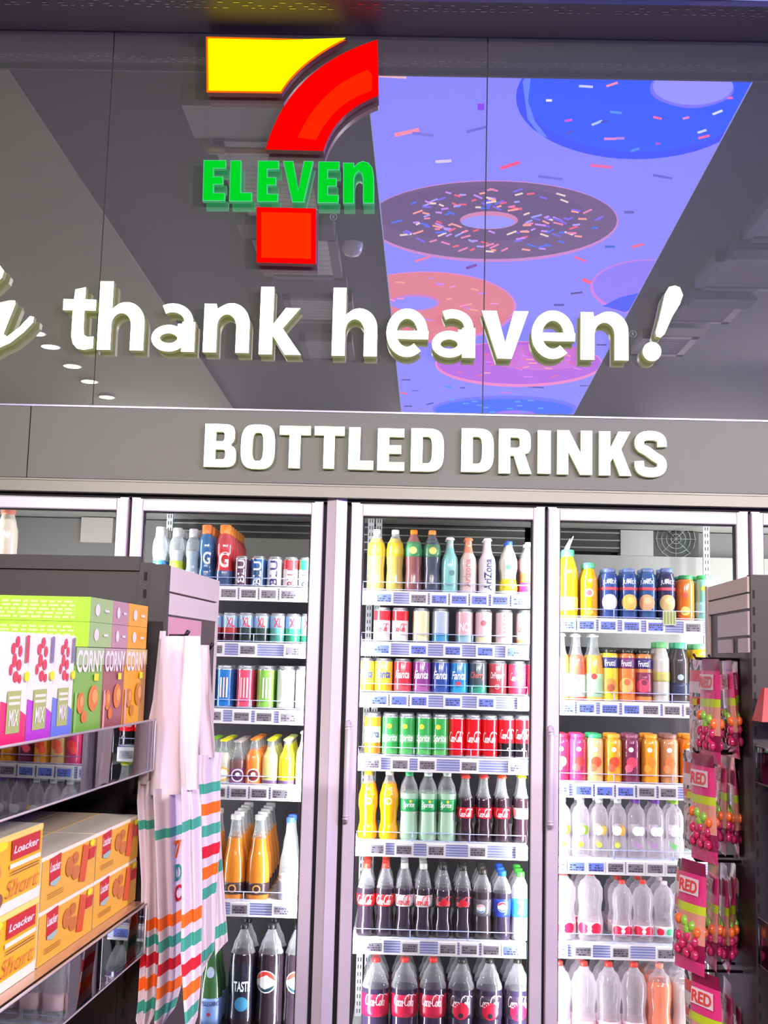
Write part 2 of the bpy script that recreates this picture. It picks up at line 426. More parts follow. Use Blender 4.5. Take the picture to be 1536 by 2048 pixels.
# chocolate doughnut
draw(ell(985, 440, 252, 82), (190, 120, 190)); draw(ell(985, 438, 249, 78), (98, 72, 118)); draw(ell(960, 425, 210, 55), (90, 64, 112))
draw(ell(978, 438, 58, 18), (196, 120, 165)); draw(ell(976, 442, 54, 13), (140, 138, 255))
pal = [(225,120,170),(190,130,240),(60,100,235),(230,200,190),(235,80,110),(150,150,245),(245,150,140),(110,90,230)]
for _ in range(150):
    t = random.uniform(0, 6.28); q = random.uniform(0.30, 0.90)
    sprinkle(985 + 245*q*math.cos(t), 437 + 72*q*math.sin(t), random.uniform(5, 12), 3.0, random.uniform(-.7, .7), random.choice(pal))
# orange doughnut, purple ones, blue one
draw(ell(851, 612, 182, 72), (205, 120, 200)); draw(ell(849, 610, 179, 68), (212, 112, 128)); draw(ell(829, 603, 50, 17), (190, 110, 190)); draw(ell(828, 604, 46, 13), (128, 126, 255))
for _ in range(30):
    t = random.uniform(0, 6.28); q = random.uniform(0.35, 0.92)
    sprinkle(849 + 175*q*math.cos(t), 610 + 62*q*math.sin(t), random.uniform(5, 10), 2.5, random.uniform(-.6, .6), random.choice([(235,130,200),(190,120,230),(235,150,130)]))
draw(ell(1298, 572, 118, 56), (190, 110, 215)); draw(ell(1300, 570, 114, 52), (128, 108, 232))
draw([(1205,610),(1240,592),(1290,580),(1300,600),(1250,622),(1215,612)], (40, 70, 230))
draw(ell(1038, 726, 168, 46), (225, 120, 190)); draw(ell(1038, 724, 164, 42), (168, 84, 212)); draw(ell(1080, 712, 110, 26), (190, 96, 205))
for _ in range(30):
    t = random.uniform(0, 6.28); q = random.uniform(0.1, 0.92)
    sprinkle(1038 + 160*q*math.cos(t), 725 + 38*q*math.sin(t), random.uniform(5, 9), 2, random.uniform(-.6, .6), random.choice([(215,110,235),(225,90,150),(240,150,160)]))
draw(ell(1010, 816, 145, 27), (90, 100, 250)); draw(ell(1008, 818, 138, 22), (20, 90, 245)); draw(ell(1030, 826, 40, 7), (150, 100, 240))
for _ in range(12): sprinkle(random.uniform(900, 1100), random.uniform(797, 822), 6, 2, 0, (70, 150, 255))
so = mbs.build('screen_image', scr_mats); so.location = -screen.location; so.parent = screen
# pale edge line
mbe = MB()
for i in range(4):
    a, b_ = quad[i], quad[(i+1) % 4]
    mbe.tube([(p.x, p.y, zc - 0.002) for p in (on_ceiling(*a), on_ceiling(*b_))], 0.003, 4)
eo = mbe.build('screen_rim', glow('screen_rim_glow', (160, 170, 255), 0.8, False)); eo.location = -screen.location; eo.parent = screen

# ------------------------------------------------------------------ ceiling services seen in the mirror
VENT = mat('grey_vent_metal', (176, 174, 182), 0.35, metal=0.6); VENT_D = mat('dark_vent_core', (48, 46, 52), 0.6)
def vent(x0, x1, y0, y1, label, slats=7, drop=0.06):
    t = thing('ceiling_vent', label, 'vent', ((x0+x1)/2, (y0+y1)/2, H), 0, 'air grilles on the ceiling')
    cx, cy = (x0+x1)/2, (y0+y1)/2; a, b_ = (x1-x0)/2, (y1-y0)/2
    m = MB()
    for q in ((-a, a, -b_, -b_+.05), (-a, a, b_-.05, b_), (-a, -a+.05, -b_, b_), (a-.05, a, -b_, b_)): m.box(q[0], q[1], q[2], q[3], -drop, -0.001)
    m.build('vent_frame', VENT, t)
    MB().box(-a+.05, a-.05, -b_+.05, b_-.05, -0.02, -0.002).build('vent_core', VENT_D, t)
    m = MB()
    for i in range(slats):
        yy = -b_ + .06 + (2*b_ - .12) * (i + .5) / slats
        m.hexa([(-a+.05, yy-.012, -drop+.002), (a-.05, yy-.012, -drop+.002), (a-.05, yy-.006, -drop+.002), (-a+.05, yy-.006, -drop+.002),
                (-a+.05, yy+.004, -.022), (a-.05, yy+.004, -.022), (a-.05, yy+.012, -.022), (-a+.05, yy+.012, -.022)])
    m.build('vent_slats', VENT, t)
    return t
vent(-0.88, -0.42, 2.35, 3.20, 'long dark air grille seen in the mirror under the yellow bar of the numeral', 14)
vent(-0.86, -0.40, 1.35, 2.05, 'air grille seen in the mirror just right of the red square')
vent(-0.80, -0.36, 0.45, 1.00, 'air grille seen in the mirror above the h of the second word')
vent(-0.78, -0.40, -0.55, 0.05, 'small faint air grille seen in the mirror between the two white words')
vent(1.75, 2.35, 2.10, 2.85, 'large square air grille seen in the mirror at the upper right edge')
vent(1.70, 2.20, 1.30, 1.85, 'air grille seen in the mirror right of the screen, level with the chocolate doughnut')
vent(1.66, 2.10, 0.62, 1.00, 'air grille seen in the mirror straight above the exclamation mark')
vent(1.62, 2.00, -0.20, 0.30, 'faint air grille seen in the mirror behind the exclamation mark')
# steel duct box between grilles
mb = MB(); mb.box(-0.95, -0.36, 3.25, 3.55, H-.07, H-.001); mb.box(-0.9, -0.4, 2.1, 2.3, H-.09, H-.001); mb.box(-0.84, -0.38, 1.06, 1.3, H-.05, H-.001)
mb.box(1.74, 2.2, 1.9, 2.05, H-.08, H-.001); mb.box(1.72, 2.1, 1.08, 1.26, H-.1, H-.001); mb.box(1.7, 2.0, 0.36, 0.55, H-.07, H-.001)
struct(mb.build('trim_7', mat('grey_ceiling_bracket', (150, 150, 156), 0.3, metal=0.7)))
PIPE = mat('reddish_painted_pipe', (150, 84, 84), 0.35); PIPE_J = mat('brass_pipe_joint', (150, 128, 92), 0.35, metal=0.5)
t = thing('ceiling_pipe', 'short reddish pipe with brass elbows seen in the mirror under the yellow bar', 'pipe', (-0.7, 3.2, H - 0.1))
MB().tube([(-0.18, 0, 0), (0.25, 0, 0)], 0.014).build('pipe_run', PIPE, t)
MB().tube([(-0.12, 0, 0), (-0.19, 0, 0), (-0.215, 0.0, 0.02), (-0.22, 0, 0.09)], 0.02).build('pipe_joint', PIPE_J, t)
p = on_ceiling(705, 487)
m = MB().lathe([(0.0001, -0.075), (0.04, -0.065), (0.055, -0.04), (0.06, -0.001)], 20)
t = m.build('smoke_detector', mat('white_detector', (215, 215, 225), 0.3)); t.location = (p.x, p.y, H)
tag(t, 'small white dome detector seen in the mirror right of the red square', 'detector')

# downlights over the left aisle
for i, (u, v) in enumerate(((73, 663), (103, 690), (141, 729), (183, 760), (203, 791))):
    p = on_ceiling(u, v)
    t = thing('ceiling_downlight', ('round white downlight, %s from the top in the slanting row reflected below the script' % ('first', 'second', 'third', 'fourth', 'fifth')[i]),
              'downlight', (-2.71, p.y, H - 0.05), 0, 'round downlights over the left aisle')
    MB().lathe([(0.078, 0.049), (0.078, 0.034), (0.070, 0.032), (0.068, 0.036)], 24).build('downlight_ring', mat('downlight_ring_white', (225, 225, 215), 0.4), t)
    MB().lathe([(0.0001, 0.034), (0.067, 0.034)], 24).build('downlight_lens', glow('downlight_lens_glow', (255, 255, 238), 14), t)
    _l = area('downlight_lamp', (-2.71, p.y, H - 0.0185), (0.0, 0.0, -1), 0.12, 0.12, P_DOWN, (1, 0.93, 0.85), 120); _l.data.shape = 'DISK'
# added linear fixtures, unseen behind the camera, to light gondola and door frames
for i, (x, y, nm) in enumerate(((-2.6, -3.9, 'left'), (0.6, -4.2, 'middle'), (3.2, -3.9, 'right'))):
    t = thing('added_linear_light', 'added unseen linear ceiling light, %s of the three behind the photographer' % nm, 'ceiling light', (x, y, H), 0, 'added linear ceiling lights behind the photographer')
    MB().box(-0.75, 0.75, -0.14, 0.14, -0.06, -0.001).build('light_housing', WHITE_METAL, t)
    MB().box(-0.72, 0.72, -0.11, 0.11, -0.066, -0.0605).build('light_diffuser', glow('added_diffuser_glow', (255, 246, 235), 6, False), t)
    area('added_linear_lamp', (x, y, H - 0.075), (0, 1.0, -0.9), 1.4, 0.2, P_BACK, (1, 0.91, 0.90), 104)

t = thing('added_linear_light', 'added unseen linear ceiling light over the right aisle', 'ceiling light', (3.3, -0.6, H))  # added fixture, kept out of view, to brighten the right-facing panels
MB().box(-0.14, 0.14, -0.75, 0.75, -0.06, -0.001).build('light_housing', WHITE_METAL, t)
MB().box(-0.11, 0.11, -0.72, 0.72, -0.066, -0.0605).build('light_diffuser', glow('added_diffuser_glow', (255, 246, 235), 6, False), t)
area('added_linear_lamp', (3.3, -0.6, H - 0.075), (-0.95, 0.45, -0.8), 0.2, 1.4, P_SIDE, (1, 0.9, 0.9), 120)

# added violet-blue wash light, shaped as an unseen screen on the right wall
t = thing('video_screen', 'added violet blue wash panel on the right wall of the shop, outside the picture', 'screen', (5.98, 0.4, 2.9))
MB().box(-0.03, 0.02, -2.2, 2.2, -0.75, 0.75).build('screen_housing', mat('black_screen_housing', (30, 30, 44), 0.5), t)
MB().box(-0.034, -0.031, -2.15, 2.15, -0.7, 0.7).build('screen_image', glow('added_violet_blue_glow', (84, 80, 255), 2.0, False), t)
area('added_wash_lamp', (5.93, 0.4, 2.9), (-1, 0, 0), 1.4, 4.3, P_BLUE, (0.22, 0.2, 1.0))

# ------------------------------------------------------------------ illuminated signs
FACE_W = glow('warm_white_sign_face', (255, 255, 240), 4.0)
SIDE_W = mat('cream_letter_return', (120, 118, 100), 0.3, emit=(215, 220, 130), es=0.25)
def lin_poly(pts, Y): return [(q.x, q.z) for q in (at(u, v, Y) for u, v in pts)]
YS = 3.945
sign = thing('numeral_sign', 'large lit red, yellow and green numeral sign with letters across it, mounted on the mirror', 'sign', (0, YS, 3.3))
def part(mb, name, mats, root):
    o = mb.build(name, mats); o.parent = root; o.matrix_parent_inverse = Matrix.Translation(-Vector(root.location)); return o
def q_curve(p0, p1, p2, n=14):
    return [((1-t)**2*p0[0]+2*t*(1-t)*p1[0]+t*t*p2[0], (1-t)**2*p0[1]+2*t*(1-t)*p1[1]+t*t*p2[1]) for t in (i/n for i in range(n+1))]
RET = mat('mauve_sign_return', (150, 84, 96), 0.25, emit=(150, 40, 50), es=0.10)
def lit_face(name, c_in, c_edge, s, zsz):
    """translucent acrylic face lit from behind: richer colour where the face is near its rim"""
    return glow(name, c_in, s)
Y_IN = glow('yellow_sign_face', (255, 236, 0), 1.6); Y_RIM = glow('amber_sign_rim', (255, 110, 0), 1.0)
R_IN = glow('orange_red_sign_face', (255, 42, 0), 1.3); R_RIM = glow('red_sign_rim', (255, 0, 0), 1.1)
G_IN = glow('green_sign_face', (0, 216, 40), 1.0); G_RIM = mat('pale_green_letter_edge', (90, 190, 140), 0.3, emit=(60, 210, 120), es=0.35)
yel = [(412, 73)] + [(560, 76.5), (694, 80)] + q_curve((692, 80), (600, 125), (563, 187)) + [(413, 185)]
part(MB().prism(lin_poly(yel, YS), YS, YS + 0.032, 0, 1), 'numeral_bar', [Y_RIM, RET], sign)
def inset(pts, k):
    cx = sum(p[0] for p in pts)/len(pts); cy = sum(p[1] for p in pts)/len(pts); out = []
    n = len(pts); ar = sum(pts[i][0]*pts[(i+1)%n][1]-pts[(i+1)%n][0]*pts[i][1] for i in range(n)); sg = 1 if ar > 0 else -1
    for i in range(n):
        a, b_, c = Vector(pts[i-1]), Vector(pts[i]), Vector(pts[(i+1) % n])
        d1 = (b_-a); d2 = (c-b_)
        if d1.length < 1e-6: d1 = d2
        if d2.length < 1e-6: d2 = d1
        d1.normalize(); d2.normalize(); n1 = Vector((-d1.y, d1.x))*sg; n2 = Vector((-d2.y, d2.x))*sg
        nn = n1+n2; nn.normalize(); out.append(tuple(b_ + nn * k / max(0.45, nn.dot(n1))))
    return out
part(MB().prism(lin_poly(inset(yel, 4), YS), YS - 0.0015, YS, 0), 'bar_face', Y_IN, sign)
redp = [(755, 79)] + [(757, 190)] + q_curve((755, 192), (668, 225), (647, 302), 16) + [(531, 299)] + q_curve((531, 299), (575, 135), (755, 79), 18)[1:-1]
part(MB().prism(lin_poly(redp, YS), YS, YS + 0.032, 0, 1), 'numeral_stroke', [R_RIM, RET], sign)
redi = [(744, 150), (744, 180)] + q_curve((738, 184), (668, 205), (632, 280), 10) + [(595, 275)] + q_curve((595, 275), (640, 175), (735, 140), 8)
part(MB().prism(lin_poly(redi, YS), YS - 0.0015, YS, 0), 'stroke_hot_spot', glow('orange_red_hot_spot', (255, 36, 0), 1.1), sign)
sq = [(513, 414), (632, 417), (632, 528), (513, 525)]
part(MB().prism(lin_poly(sq, YS), YS, YS + 0.032, 0, 1), 'numeral_foot', [R_RIM, RET], sign)
part(MB().prism(lin_poly(inset(sq, 10), YS), YS - 0.0015, YS, 0), 'foot_face', R_IN, sign)
# green letters
def px_poly(pts): return pts
def box_poly(u0, u1, v0, v1, pts): return [(u0 + a*(u1-u0), v1 - b_*(v1-v0)) for a, b_ in pts]
Epts = [(0.04,0),(0.95,0),(0.97,.2),(.5,.2),(.5,.4),(.88,.4),(.88,.6),(.5,.6),(.5,.79),(1,.79),(1,1),(.08,1)]
Lpts = [(0,0),(1,0),(1,.22),(.52,.22),(.54,1),(.06,1)]
Vpts = [(.30,0),(.68,0),(1,1),(.68,1),(.50,.30),(.34,1),(0,1)]
npts = [(0,0),(.36,0),(.36,.58),(.40,.70),(.50,.77),(.60,.72),(.64,.58),(.64,0),(1,0),(1,.66),(.95,.86),(.82,.98),(.64,1.02),(.48,.98),(.36,.88),(.36,.98),(0,.98)]
for nm, u0, u1, pts in (('e', 403, 452, Epts), ('l', 458, 504, Lpts), ('e', 512, 558, Epts), ('v', 566, 627, Vpts), ('e', 633, 679, Epts), ('n', 686, 748, npts)):
    sh = 0.018*(u0-403)
    pp = box_poly(u0, u1, 320 + sh*0.7, 402 + sh, pts)
    part(MB().prism(lin_poly(pp, YS+.006), YS+0.006, YS + 0.024, 1, 1), 'sign_letter', [G_IN, G_RIM], sign)
    part(MB().prism(lin_poly(inset(pp, 1.6), YS+.006), YS + 0.0045, YS+.006, 0, 0), 'letter_face', G_IN, sign)
mb = MB(); q0 = at(660, 441, MY - 0.003); q1 = at(674, 427, MY - 0.003)
cx, cz, rr = (q0.x+q1.x)/2, (q0.z+q1.z)/2, (q1.x-q0.x)/2
ribbon(arc(cx, cz, rr, rr, 0, 360, 20), 0.0012, mb, lambda a, b_: (a, MY - 0.003, b_))
flat_type(mb, lambda a, b_: (cx - rr*.35 + a*rr*.7, MY-0.003, cz - rr*.5 + b_*rr), 'R')
part(mb, 'registered_mark', mat('grey_vinyl_mark', (150, 160, 165), 0.5), sign)
# stand-off pins
mb = MB()
for u, v in ((440, 100), (440, 165), (560, 130), (600, 270), (720, 130), (640, 200), (540, 440), (605, 500)):
    q = at(u, v, YS); mb.tube([(q.x, YS + 0.03, q.z), (q.x, MY, q.z)], 0.006, 8)
part(mb, 'standoff_pin', mat('steel_pin', (150, 150, 150), 0.3, metal=1.0), sign)

def sup(cx, cy, rx, ry, a0, a1, n=10, e=0.62):
    out = []
    for i in range(n + 1):
        t = math.radians(a0 + (a1-a0)*i/n); c, s_ = math.cos(t), math.sin(t)
        out.append((cx + rx*math.copysign(abs(c)**e, c), cy + ry*math.copysign(abs(s_)**e, s_)))
    return out
def thick(sp, hw, asp):
    L, Q = [], []
    for i, (x, y) in enumerate(sp):
        xa, ya = sp[max(i-1, 0)]; xb, yb = sp[min(i+1, len(sp)-1)]; dx, dy = (xb-xa)*asp, yb-ya; q = math.hypot(dx, dy) or 1
        L.append((x - dy/q*hw/asp, y + dx/q*hw)); Q.append((x + dy/q*hw/asp, y - dx/q*hw))
    return L + Q[::-1]
def ea(cx, cy, rx, ry, a0, a1, n=16): return arc(cx, cy, rx, ry, a0, a1, n)
_in = ea(.50, .52, .21, .25, 180, 0); _ou = ea(.60, .58, .40, .42, 0, 118)
LOWSHAPE = {
 't': [[(.30,.2),(.36,.08),(.5,0),(.7,-.02),(.98,.01),(.98,.20),(.8,.19),(.69,.22),(.66,.32),(.66,.62),(1,.62),(1,.80),(.66,.80),(.66,1.0),(.34,.96),(.32,.80),(0,.80),(0,.62),(.30,.62)]],
 'n': [[(0,0),(.29,0)] + _in + [(.71,0),(1,0)] + _ou + [(.28,.88),(.26,.98),(0,.98)]],
 'h': [[(0,0),(.29,0)] + [(x, y*.70) for x, y in _in] + [(.71,0),(1,0)] + [(x, y*.70) for x, y in _ou] + [(.29,.60),(.29,1),(0,1)]],
 'k': [[(0,0),(.32,0),(.32,.28),(.63,0),(1.02,0),(.56,.385),(.97,.69),(.62,.69),(.32,.44),(.32,1),(0,1)]],
 'v': [[(.35,0),(.65,0),(1,1),(.69,1),(.51,.33),(.32,1),(0,1)]],
 'e': [thick(ea(.5, .5, .355, .395, 4, 312, 30), .105, .9), [(.2,.37),(.985,.37),(.99,.54),(.2,.54)]],
 'a': [[(.70,0),(1,0),(1,.62),(.70,.62)], thick([(.845,.55)] + ea(.47, .63, .375, .28, 0, 122, 16), .092, .9), thick(ea(.40, .275, .30, .19, 0, 359, 30), .088, .9), [(.60,.40),(.75,.40),(.75,.58),(.60,.58)]],
}
# white slogan
YL = 3.95
slog = thing('slogan_sign', 'glowing white lower case slogan letters on the mirror, ending in a slanted exclamation mark', 'sign', (0, YL, 2.9))
for ch, u0, u1, vt, vb in (('t',121,187,574,697),('h',193,286,563,700),('a',301,388,607,703),('n',405,497,606,705),('k',517,600,574,709),
                           ('h',663,753,576,712),('e',769,857,617,714),('a',863,950,619,715),('v',962,1056,622,717),('e',1060,1151,621,718),('n',1161,1257,623,720)):
    um = (u0+u1)/2; z0 = at(um, vb, YL).z; z1 = at(um, vt, YL).z; x0 = at(u0, vb, YL).x; x1 = at(u1, vb, YL).x
    mb = MB()
    for q_, sh_ in enumerate(LOWSHAPE[ch]): mb.prism([(x0+a*(x1-x0), z0+b_*(z1-z0)) for a, b_ in sh_], YL - .0002*q_, YL+0.03, 0, 1)
    part(mb, 'slogan_letter', [FACE_W, SIDE_W], slog)
drop = arc(1345, 598, 21, 26, 0, -180, 8)
ex = [(1366, 590), (1360, 575), (1350, 571), (1338, 574), (1330, 588), (1318, 640), (1311, 665), (1313, 673), (1321, 675), (1329, 668), (1345, 632), (1360, 608)]
part(MB().prism(lin_poly(ex, YL), YL, YL+0.03, 0, 1), 'exclamation_stroke', [FACE_W, SIDE_W], slog)
part(MB().prism(lin_poly(ell(1304, 703, 18.5, 19), YL), YL, YL+0.03, 0, 1), 'exclamation_dot', [FACE_W, SIDE_W], slog)
mb = MB(); q0 = at(1266, 668, MY - 0.003)
ribbon(arc(q0.x, q0.z, .012, .012, 0, 360, 20), 0.001, mb, lambda a, b_: (a, MY - 0.003, b_)); flat_type(mb, lambda a, b_: (q0.x-.004+a*.008, MY-.003, q0.z-.006+b_*.012), 'R')
part(mb, 'registered_mark', mat('grey_vinyl_mark', (150, 160, 165), 0.5), slog)
script = thing('script_sign', 'glowing white script lettering cut off by the left edge, before the slogan', 'sign', (-1.5, YL, 2.9))
h_ = [(-60, 690), (-30, 640), (-8, 607), (18, 601), (30, 601), (31, 608), (18, 640), (7, 668), (14, 673), (38, 655), (60, 632), (68, 634), (66, 645), (48, 664), (20, 686), (-5, 697), (-40, 720)]
part(MB().prism(lin_poly(h_, YL), YL, YL+0.03, 0, 1), 'script_letter', [FACE_W, SIDE_W], script)
part(MB().prism(lin_poly([(-60, 560), (-20, 528), (0, 531), (8, 542), (4, 555), (-14, 572), (-50, 600)], YL), YL, YL+0.03, 0, 1), 'script_letter', [FACE_W, SIDE_W], script)

# heavy condensed capitals drawn as outlines with counters
CAPSHAPE = {
 'B': [[(0,0), (.5,0)] + sup(.55,.26,.45,.26,-90,60) + sup(.52,.755,.42,.245,-50,90) + [(0,1)], [(.35,.18),(.55,.18)] + sup(.55,.295,.11,.115,-80,80) + [(.35,.41)], [(.35,.60),(.52,.60)] + sup(.52,.71,.10,.11,-80,80) + [(.35,.82)]],
 'O': [sup(.5,.5,.5,.5,0,352,40), sup(.5,.5,.16,.32,0,352,30)],
 'T': [[(.32,0),(.68,0),(.68,.79),(1,.79),(1,1),(0,1),(0,.79),(.32,.79)]],
 'L': [[(0,0),(1,0),(1,.21),(.46,.21),(.46,1),(0,1)]],
 'E': [[(0,0),(1,0),(1,.20),(.43,.20),(.43,.40),(.88,.40),(.88,.60),(.43,.60),(.43,.80),(.98,.80),(.98,1),(0,1)]],
 'D': [[(0,0),(.45,0)] + sup(.45,.5,.55,.5,-85,85,18) + [(0,1)], [(.35,.19),(.47,.19)] + sup(.47,.5,.17,.31,-80,80,14) + [(.35,.81)]],
 'R': [[(0,0),(.35,0),(.35,.40),(.46,.40),(.63,0),(1,0),(.79,.44)] + sup(.55,.70,.42,.30,-40,90) + [(0,1)], [(.35,.58),(.53,.58)] + sup(.53,.695,.11,.115,-80,80) + [(.35,.81)]],
 'I': [[(0,0),(1,0),(1,1),(0,1)]],
 'N': [[(0,0),(.32,0),(.32,.52),(.66,0),(1,0),(1,1),(.68,1),(.68,.48),(.34,1),(0,1)]],
 'K': [[(0,0),(.35,0),(.35,.30),(.43,.40),(.64,0),(1,0),(.68,.60),(.97,1),(.60,1),(.35,.62),(.35,1),(0,1)]],
 'S': [thick([(.84,.66)] + sup(.5,.735,.335,.165,10,215,14,.8) + [(.40,.56),(.60,.45)] + sup(.5,.265,.335,.165,35,-170,14,.8) + [(.16,.34)], .10, .72)],
}
def cap_glyph(ch):
    cu = bpy.data.curves.new('cap', 'CURVE'); cu.dimensions = '2D'; cu.fill_mode = 'BOTH'; cu.extrude = 0.5
    for pts in CAPSHAPE[ch]:
        sp = cu.splines.new('POLY'); sp.points.add(len(pts)-1); sp.use_cyclic_u = True
        for q, (x, y) in zip(sp.points, pts): q.co = (x, y, 0, 1)
    o = bpy.data.objects.new('cap', cu); COL.objects.link(o)
    dg = bpy.context.evaluated_depsgraph_get(); dg.update(); ev = o.evaluated_get(dg); me = ev.to_mesh()
    vs = [tuple(v.co) for v in me.vertices]; fs = [(tuple(p.vertices), p.normal.z > 0.5, p.normal.z < -0.5) for p in me.polygons]
    ev.to_mesh_clear(); bpy.data.objects.remove(o); bpy.data.curves.remove(cu)
    y0 = min(v[1] for v in vs); y1 = max(v[1] for v in vs); x0 = min(v[0] for v in vs); x1 = max(v[0] for v in vs)
    _gl[('#' + ch, 0, 0.0, 1.0)] = ([((a-x0)/(x1-x0), (b_-y0)/(y1-y0), c) for a, b_, c in vs], fs, 1)
for ch in CAPSHAPE: cap_glyph(ch)

# BOTTLED DRINKS
YB = 3.955
bd = thing('category_sign', 'glowing white block capitals on the grey fascia above the cooler doors', 'sign', (0, YB, 2.28))
for ch, u0, u1, vt, vb in (('B',407,471,848,934),('O',480,548,849,938),('T',557,619,852,936),('T',627,687,853,937),('L',696,746,855,939),('E',754,808,857,941),
                           ('D',821,887,857,943),('D',922,987,857,944),('R',997,1063,858,947),('I',1075,1101,861,947),('N',1114,1184,861,949),('K',1198,1263,863,951),('S',1269,1334,862,954)):
    um = (u0+u1)/2; z0 = at(um, vb, YB).z; z1 = at(um, vt, YB).z; x0 = at(u0, vb, YB).x; x1 = at(u1, vb, YB).x
    mb = MB(); letter(mb, '#' + ch, x0, x1, z0, z1, YB, 0.024, 0, 0, 1)
    part(mb, 'sign_letter', [FACE_W, SIDE_W], bd)
# ------------------------------------------------------------------ beverage coolers
XD = [-1.66, -0.965, -0.2765, -0.191, 0.4995, 1.2065, 1.90]
DOORS = [(-1.655, -0.970), (-0.959, -0.283), (-0.184, 0.4945), (0.5055, 1.2015), (1.2125, 1.90)]
GAP = 0.007; ZT = 2.092; ZB = 0.10; Yb = 4.78
def cooler(label, x0, x1, doors, dlabels):
    t = thing('beverage_cooler', label, 'cooler', ((x0+x1)/2, MY, 0))
    P = lambda mb, n, m: part(mb, n, m, t)
    mb = MB(); mb.box(x0, x1, MY + 0.045, MY + 0.06, 0, 0.085)
    mb.box(x0, x1, MY + 0.004, Yb + .05, -0.0, 0.085); mb.box(x0, x1, MY + 0.05, Yb + .05, ZT + 0.012, ZT + 0.05)
    mb.box(x0, x0 + 0.012, MY + 0.03, Yb, 0.085, ZT + 0.012); mb.box(x1 - 0.012, x1, MY + 0.03, Yb, 0.085, ZT + 0.012)
    P(mb, 'cooler_body', GREY_PANEL)
    P(MB().box(x0, x1, Yb, Yb + 0.03, 0.085, ZT + 0.012), 'cooler_back', DARK_BACK)
    P(MB().box(x0, x1, MY + 0.002, MY + 0.03, ZT + 0.001, ZT + 0.012), 'door_seal', GASKET)
    for i, (a, b_) in enumerate(doors):
        d = P(MB(), 'cooler_door', ALU)
        fr = MB(); w = 0.042
        def bev(x0_, x1_, z0_, z1_, vert):
            fr.box(x0_, x1_, MY + 0.004, MY + 0.035, z0_, z1_)
            if vert: c = (x0_+x1_)/2; fr.hexa([(x0_+.003, MY-.001, z0_), (x1_-.003, MY-.001, z0_), (x1_, MY+.004, z0_), (x0_, MY+.004, z0_), (x0_+.003, MY-.001, z1_), (x1_-.003, MY-.001, z1_), (x1_, MY+.004, z1_), (x0_, MY+.004, z1_)])
            else: fr.hexa([(x0_, MY-.001, z0_+.003), (x1_, MY-.001, z0_+.003), (x1_, MY+.004, z0_), (x0_, MY+.004, z0_), (x0_, MY-.001, z1_-.003), (x1_, MY-.001, z1_-.003), (x1_, MY+.004, z1_), (x0_, MY+.004, z1_)])
        bev(a, a + w, ZB, ZT - 0.004, True); bev(b_ - w, b_, ZB, ZT - 0.004, True)
        bev(a + w, b_ - w, ZT - 0.004 - w, ZT - 0.004, False); bev(a + w, b_ - w, ZB, ZB + w, False)
        # hinge blocks
        fr.box(a + .0, a + .03, MY + .004, MY + .02, ZT - .004, ZT + .001, 0); fr.box(b_ - .03, b_, MY + .004, MY + .02, ZT - .004, ZT + .001, 0)
        bpy.data.objects.remove(d)
        d = P(fr, 'cooler_door', ALU); d['label'] = dlabels[i]
        Q = lambda mb, n, m: mb.build(n, m, d)
        Q(MB().box(a + w - .001, b_ - w + .001, MY + .018, MY + .022, ZB + w - .001, ZT - .004 - w + .001), 'door_glass', DOOR_GLASS)
        g = MB()
        for q in ((a+w-.001, a+w+.004), (b_-w-.004, b_-w+.001)): g.box(q[0], q[1], MY+.014, MY+.036, ZB+w, ZT-.004-w)
        for q in ((ZB+w-.001, ZB+w+.004), (ZT-.008-w, ZT-.003-w)): g.box(a+w, b_-w, MY+.014, MY+.036, q[0], q[1])
        Q(g, 'door_gasket', GASKET)
        hx = a + 0.012
        zh0, zh1 = at(705, 1650, 3.98).z, at(705, 1440, 3.98).z
        if i in (0, 1) and label.startswith('right') or label.startswith('left') and False:
            h = MB(); h.tube([(hx, MY-.001, zh0+.01), (hx, MY-.022, zh0+.012), (hx, MY-.026, zh0+.03), (hx, MY-.026, zh1-.03), (hx, MY-.022, zh1-.012), (hx, MY-.001, zh1-.01)], 0.0095, 10)
            for zz in (zh0+.02, zh0+.03, zh1-.03, zh1-.02): h.tube([(hx, MY-.026, zz-.002), (hx, MY-.026, zz+.002)], 0.0115, 10)
            Q(h, 'door_handle', ALU)
    # door posts, lights and slotted uprights inside
    edges = [doors[0][0]] + [x for d_ in doors for x in (d_[0], d_[1])][1:]
    for i, (a, b_) in enumerate(doors):
        xc = (a + b_) / 2
        for sx_, xx in ((1, a + 0.026), (-1, b_ - 0.026)):
            P(MB().box(xx-.012, xx+.012, MY + .045, MY + .06, ZB + .06, ZT - .06), 'light_strip', glow('led_strip_glow', (240, 246, 255), 6, False))
            area('led_strip_lamp', (xx + sx_*0.016, MY + .063, (ZB+ZT)/2), (sx_*0.8, 0.75, 0), 1.0, 1.0, P_STRIP, (0.93, 0.96, 1.0))
            l = bpy.context.scene.objects[-1] if False else COL.objects[-1]
            l.data.size = 0.024; l.data.size_y = ZT - ZB - 0.15
            l.rotation_euler = (Vector((sx_*0.8, 0.75, 0))).to_track_quat('-Z', 'Y').to_euler()
    for k in range(len(doors) - 1):
        m_ = (doors[k][1] + doors[k+1][0]) / 2
        P(MB().box(m_-.02, m_+.02, MY+.036, MY+.075, .085, ZT+.01), 'door_post', GASKET)
    for xx in (doors[0][0], doors[-1][1]): P(MB().box(xx-.022, xx+.012, MY+.036, MY+.075, .085, ZT+.01), 'door_post', GASKET)
    return t
cl = cooler('left walk-in cooler with aluminium doors, partly hidden behind the snack gondola', -1.70, -0.2335, DOORS[0:2],
            ('leftmost cooler door, mostly hidden behind the gondola', 'left cooler door in front of the energy drinks'))
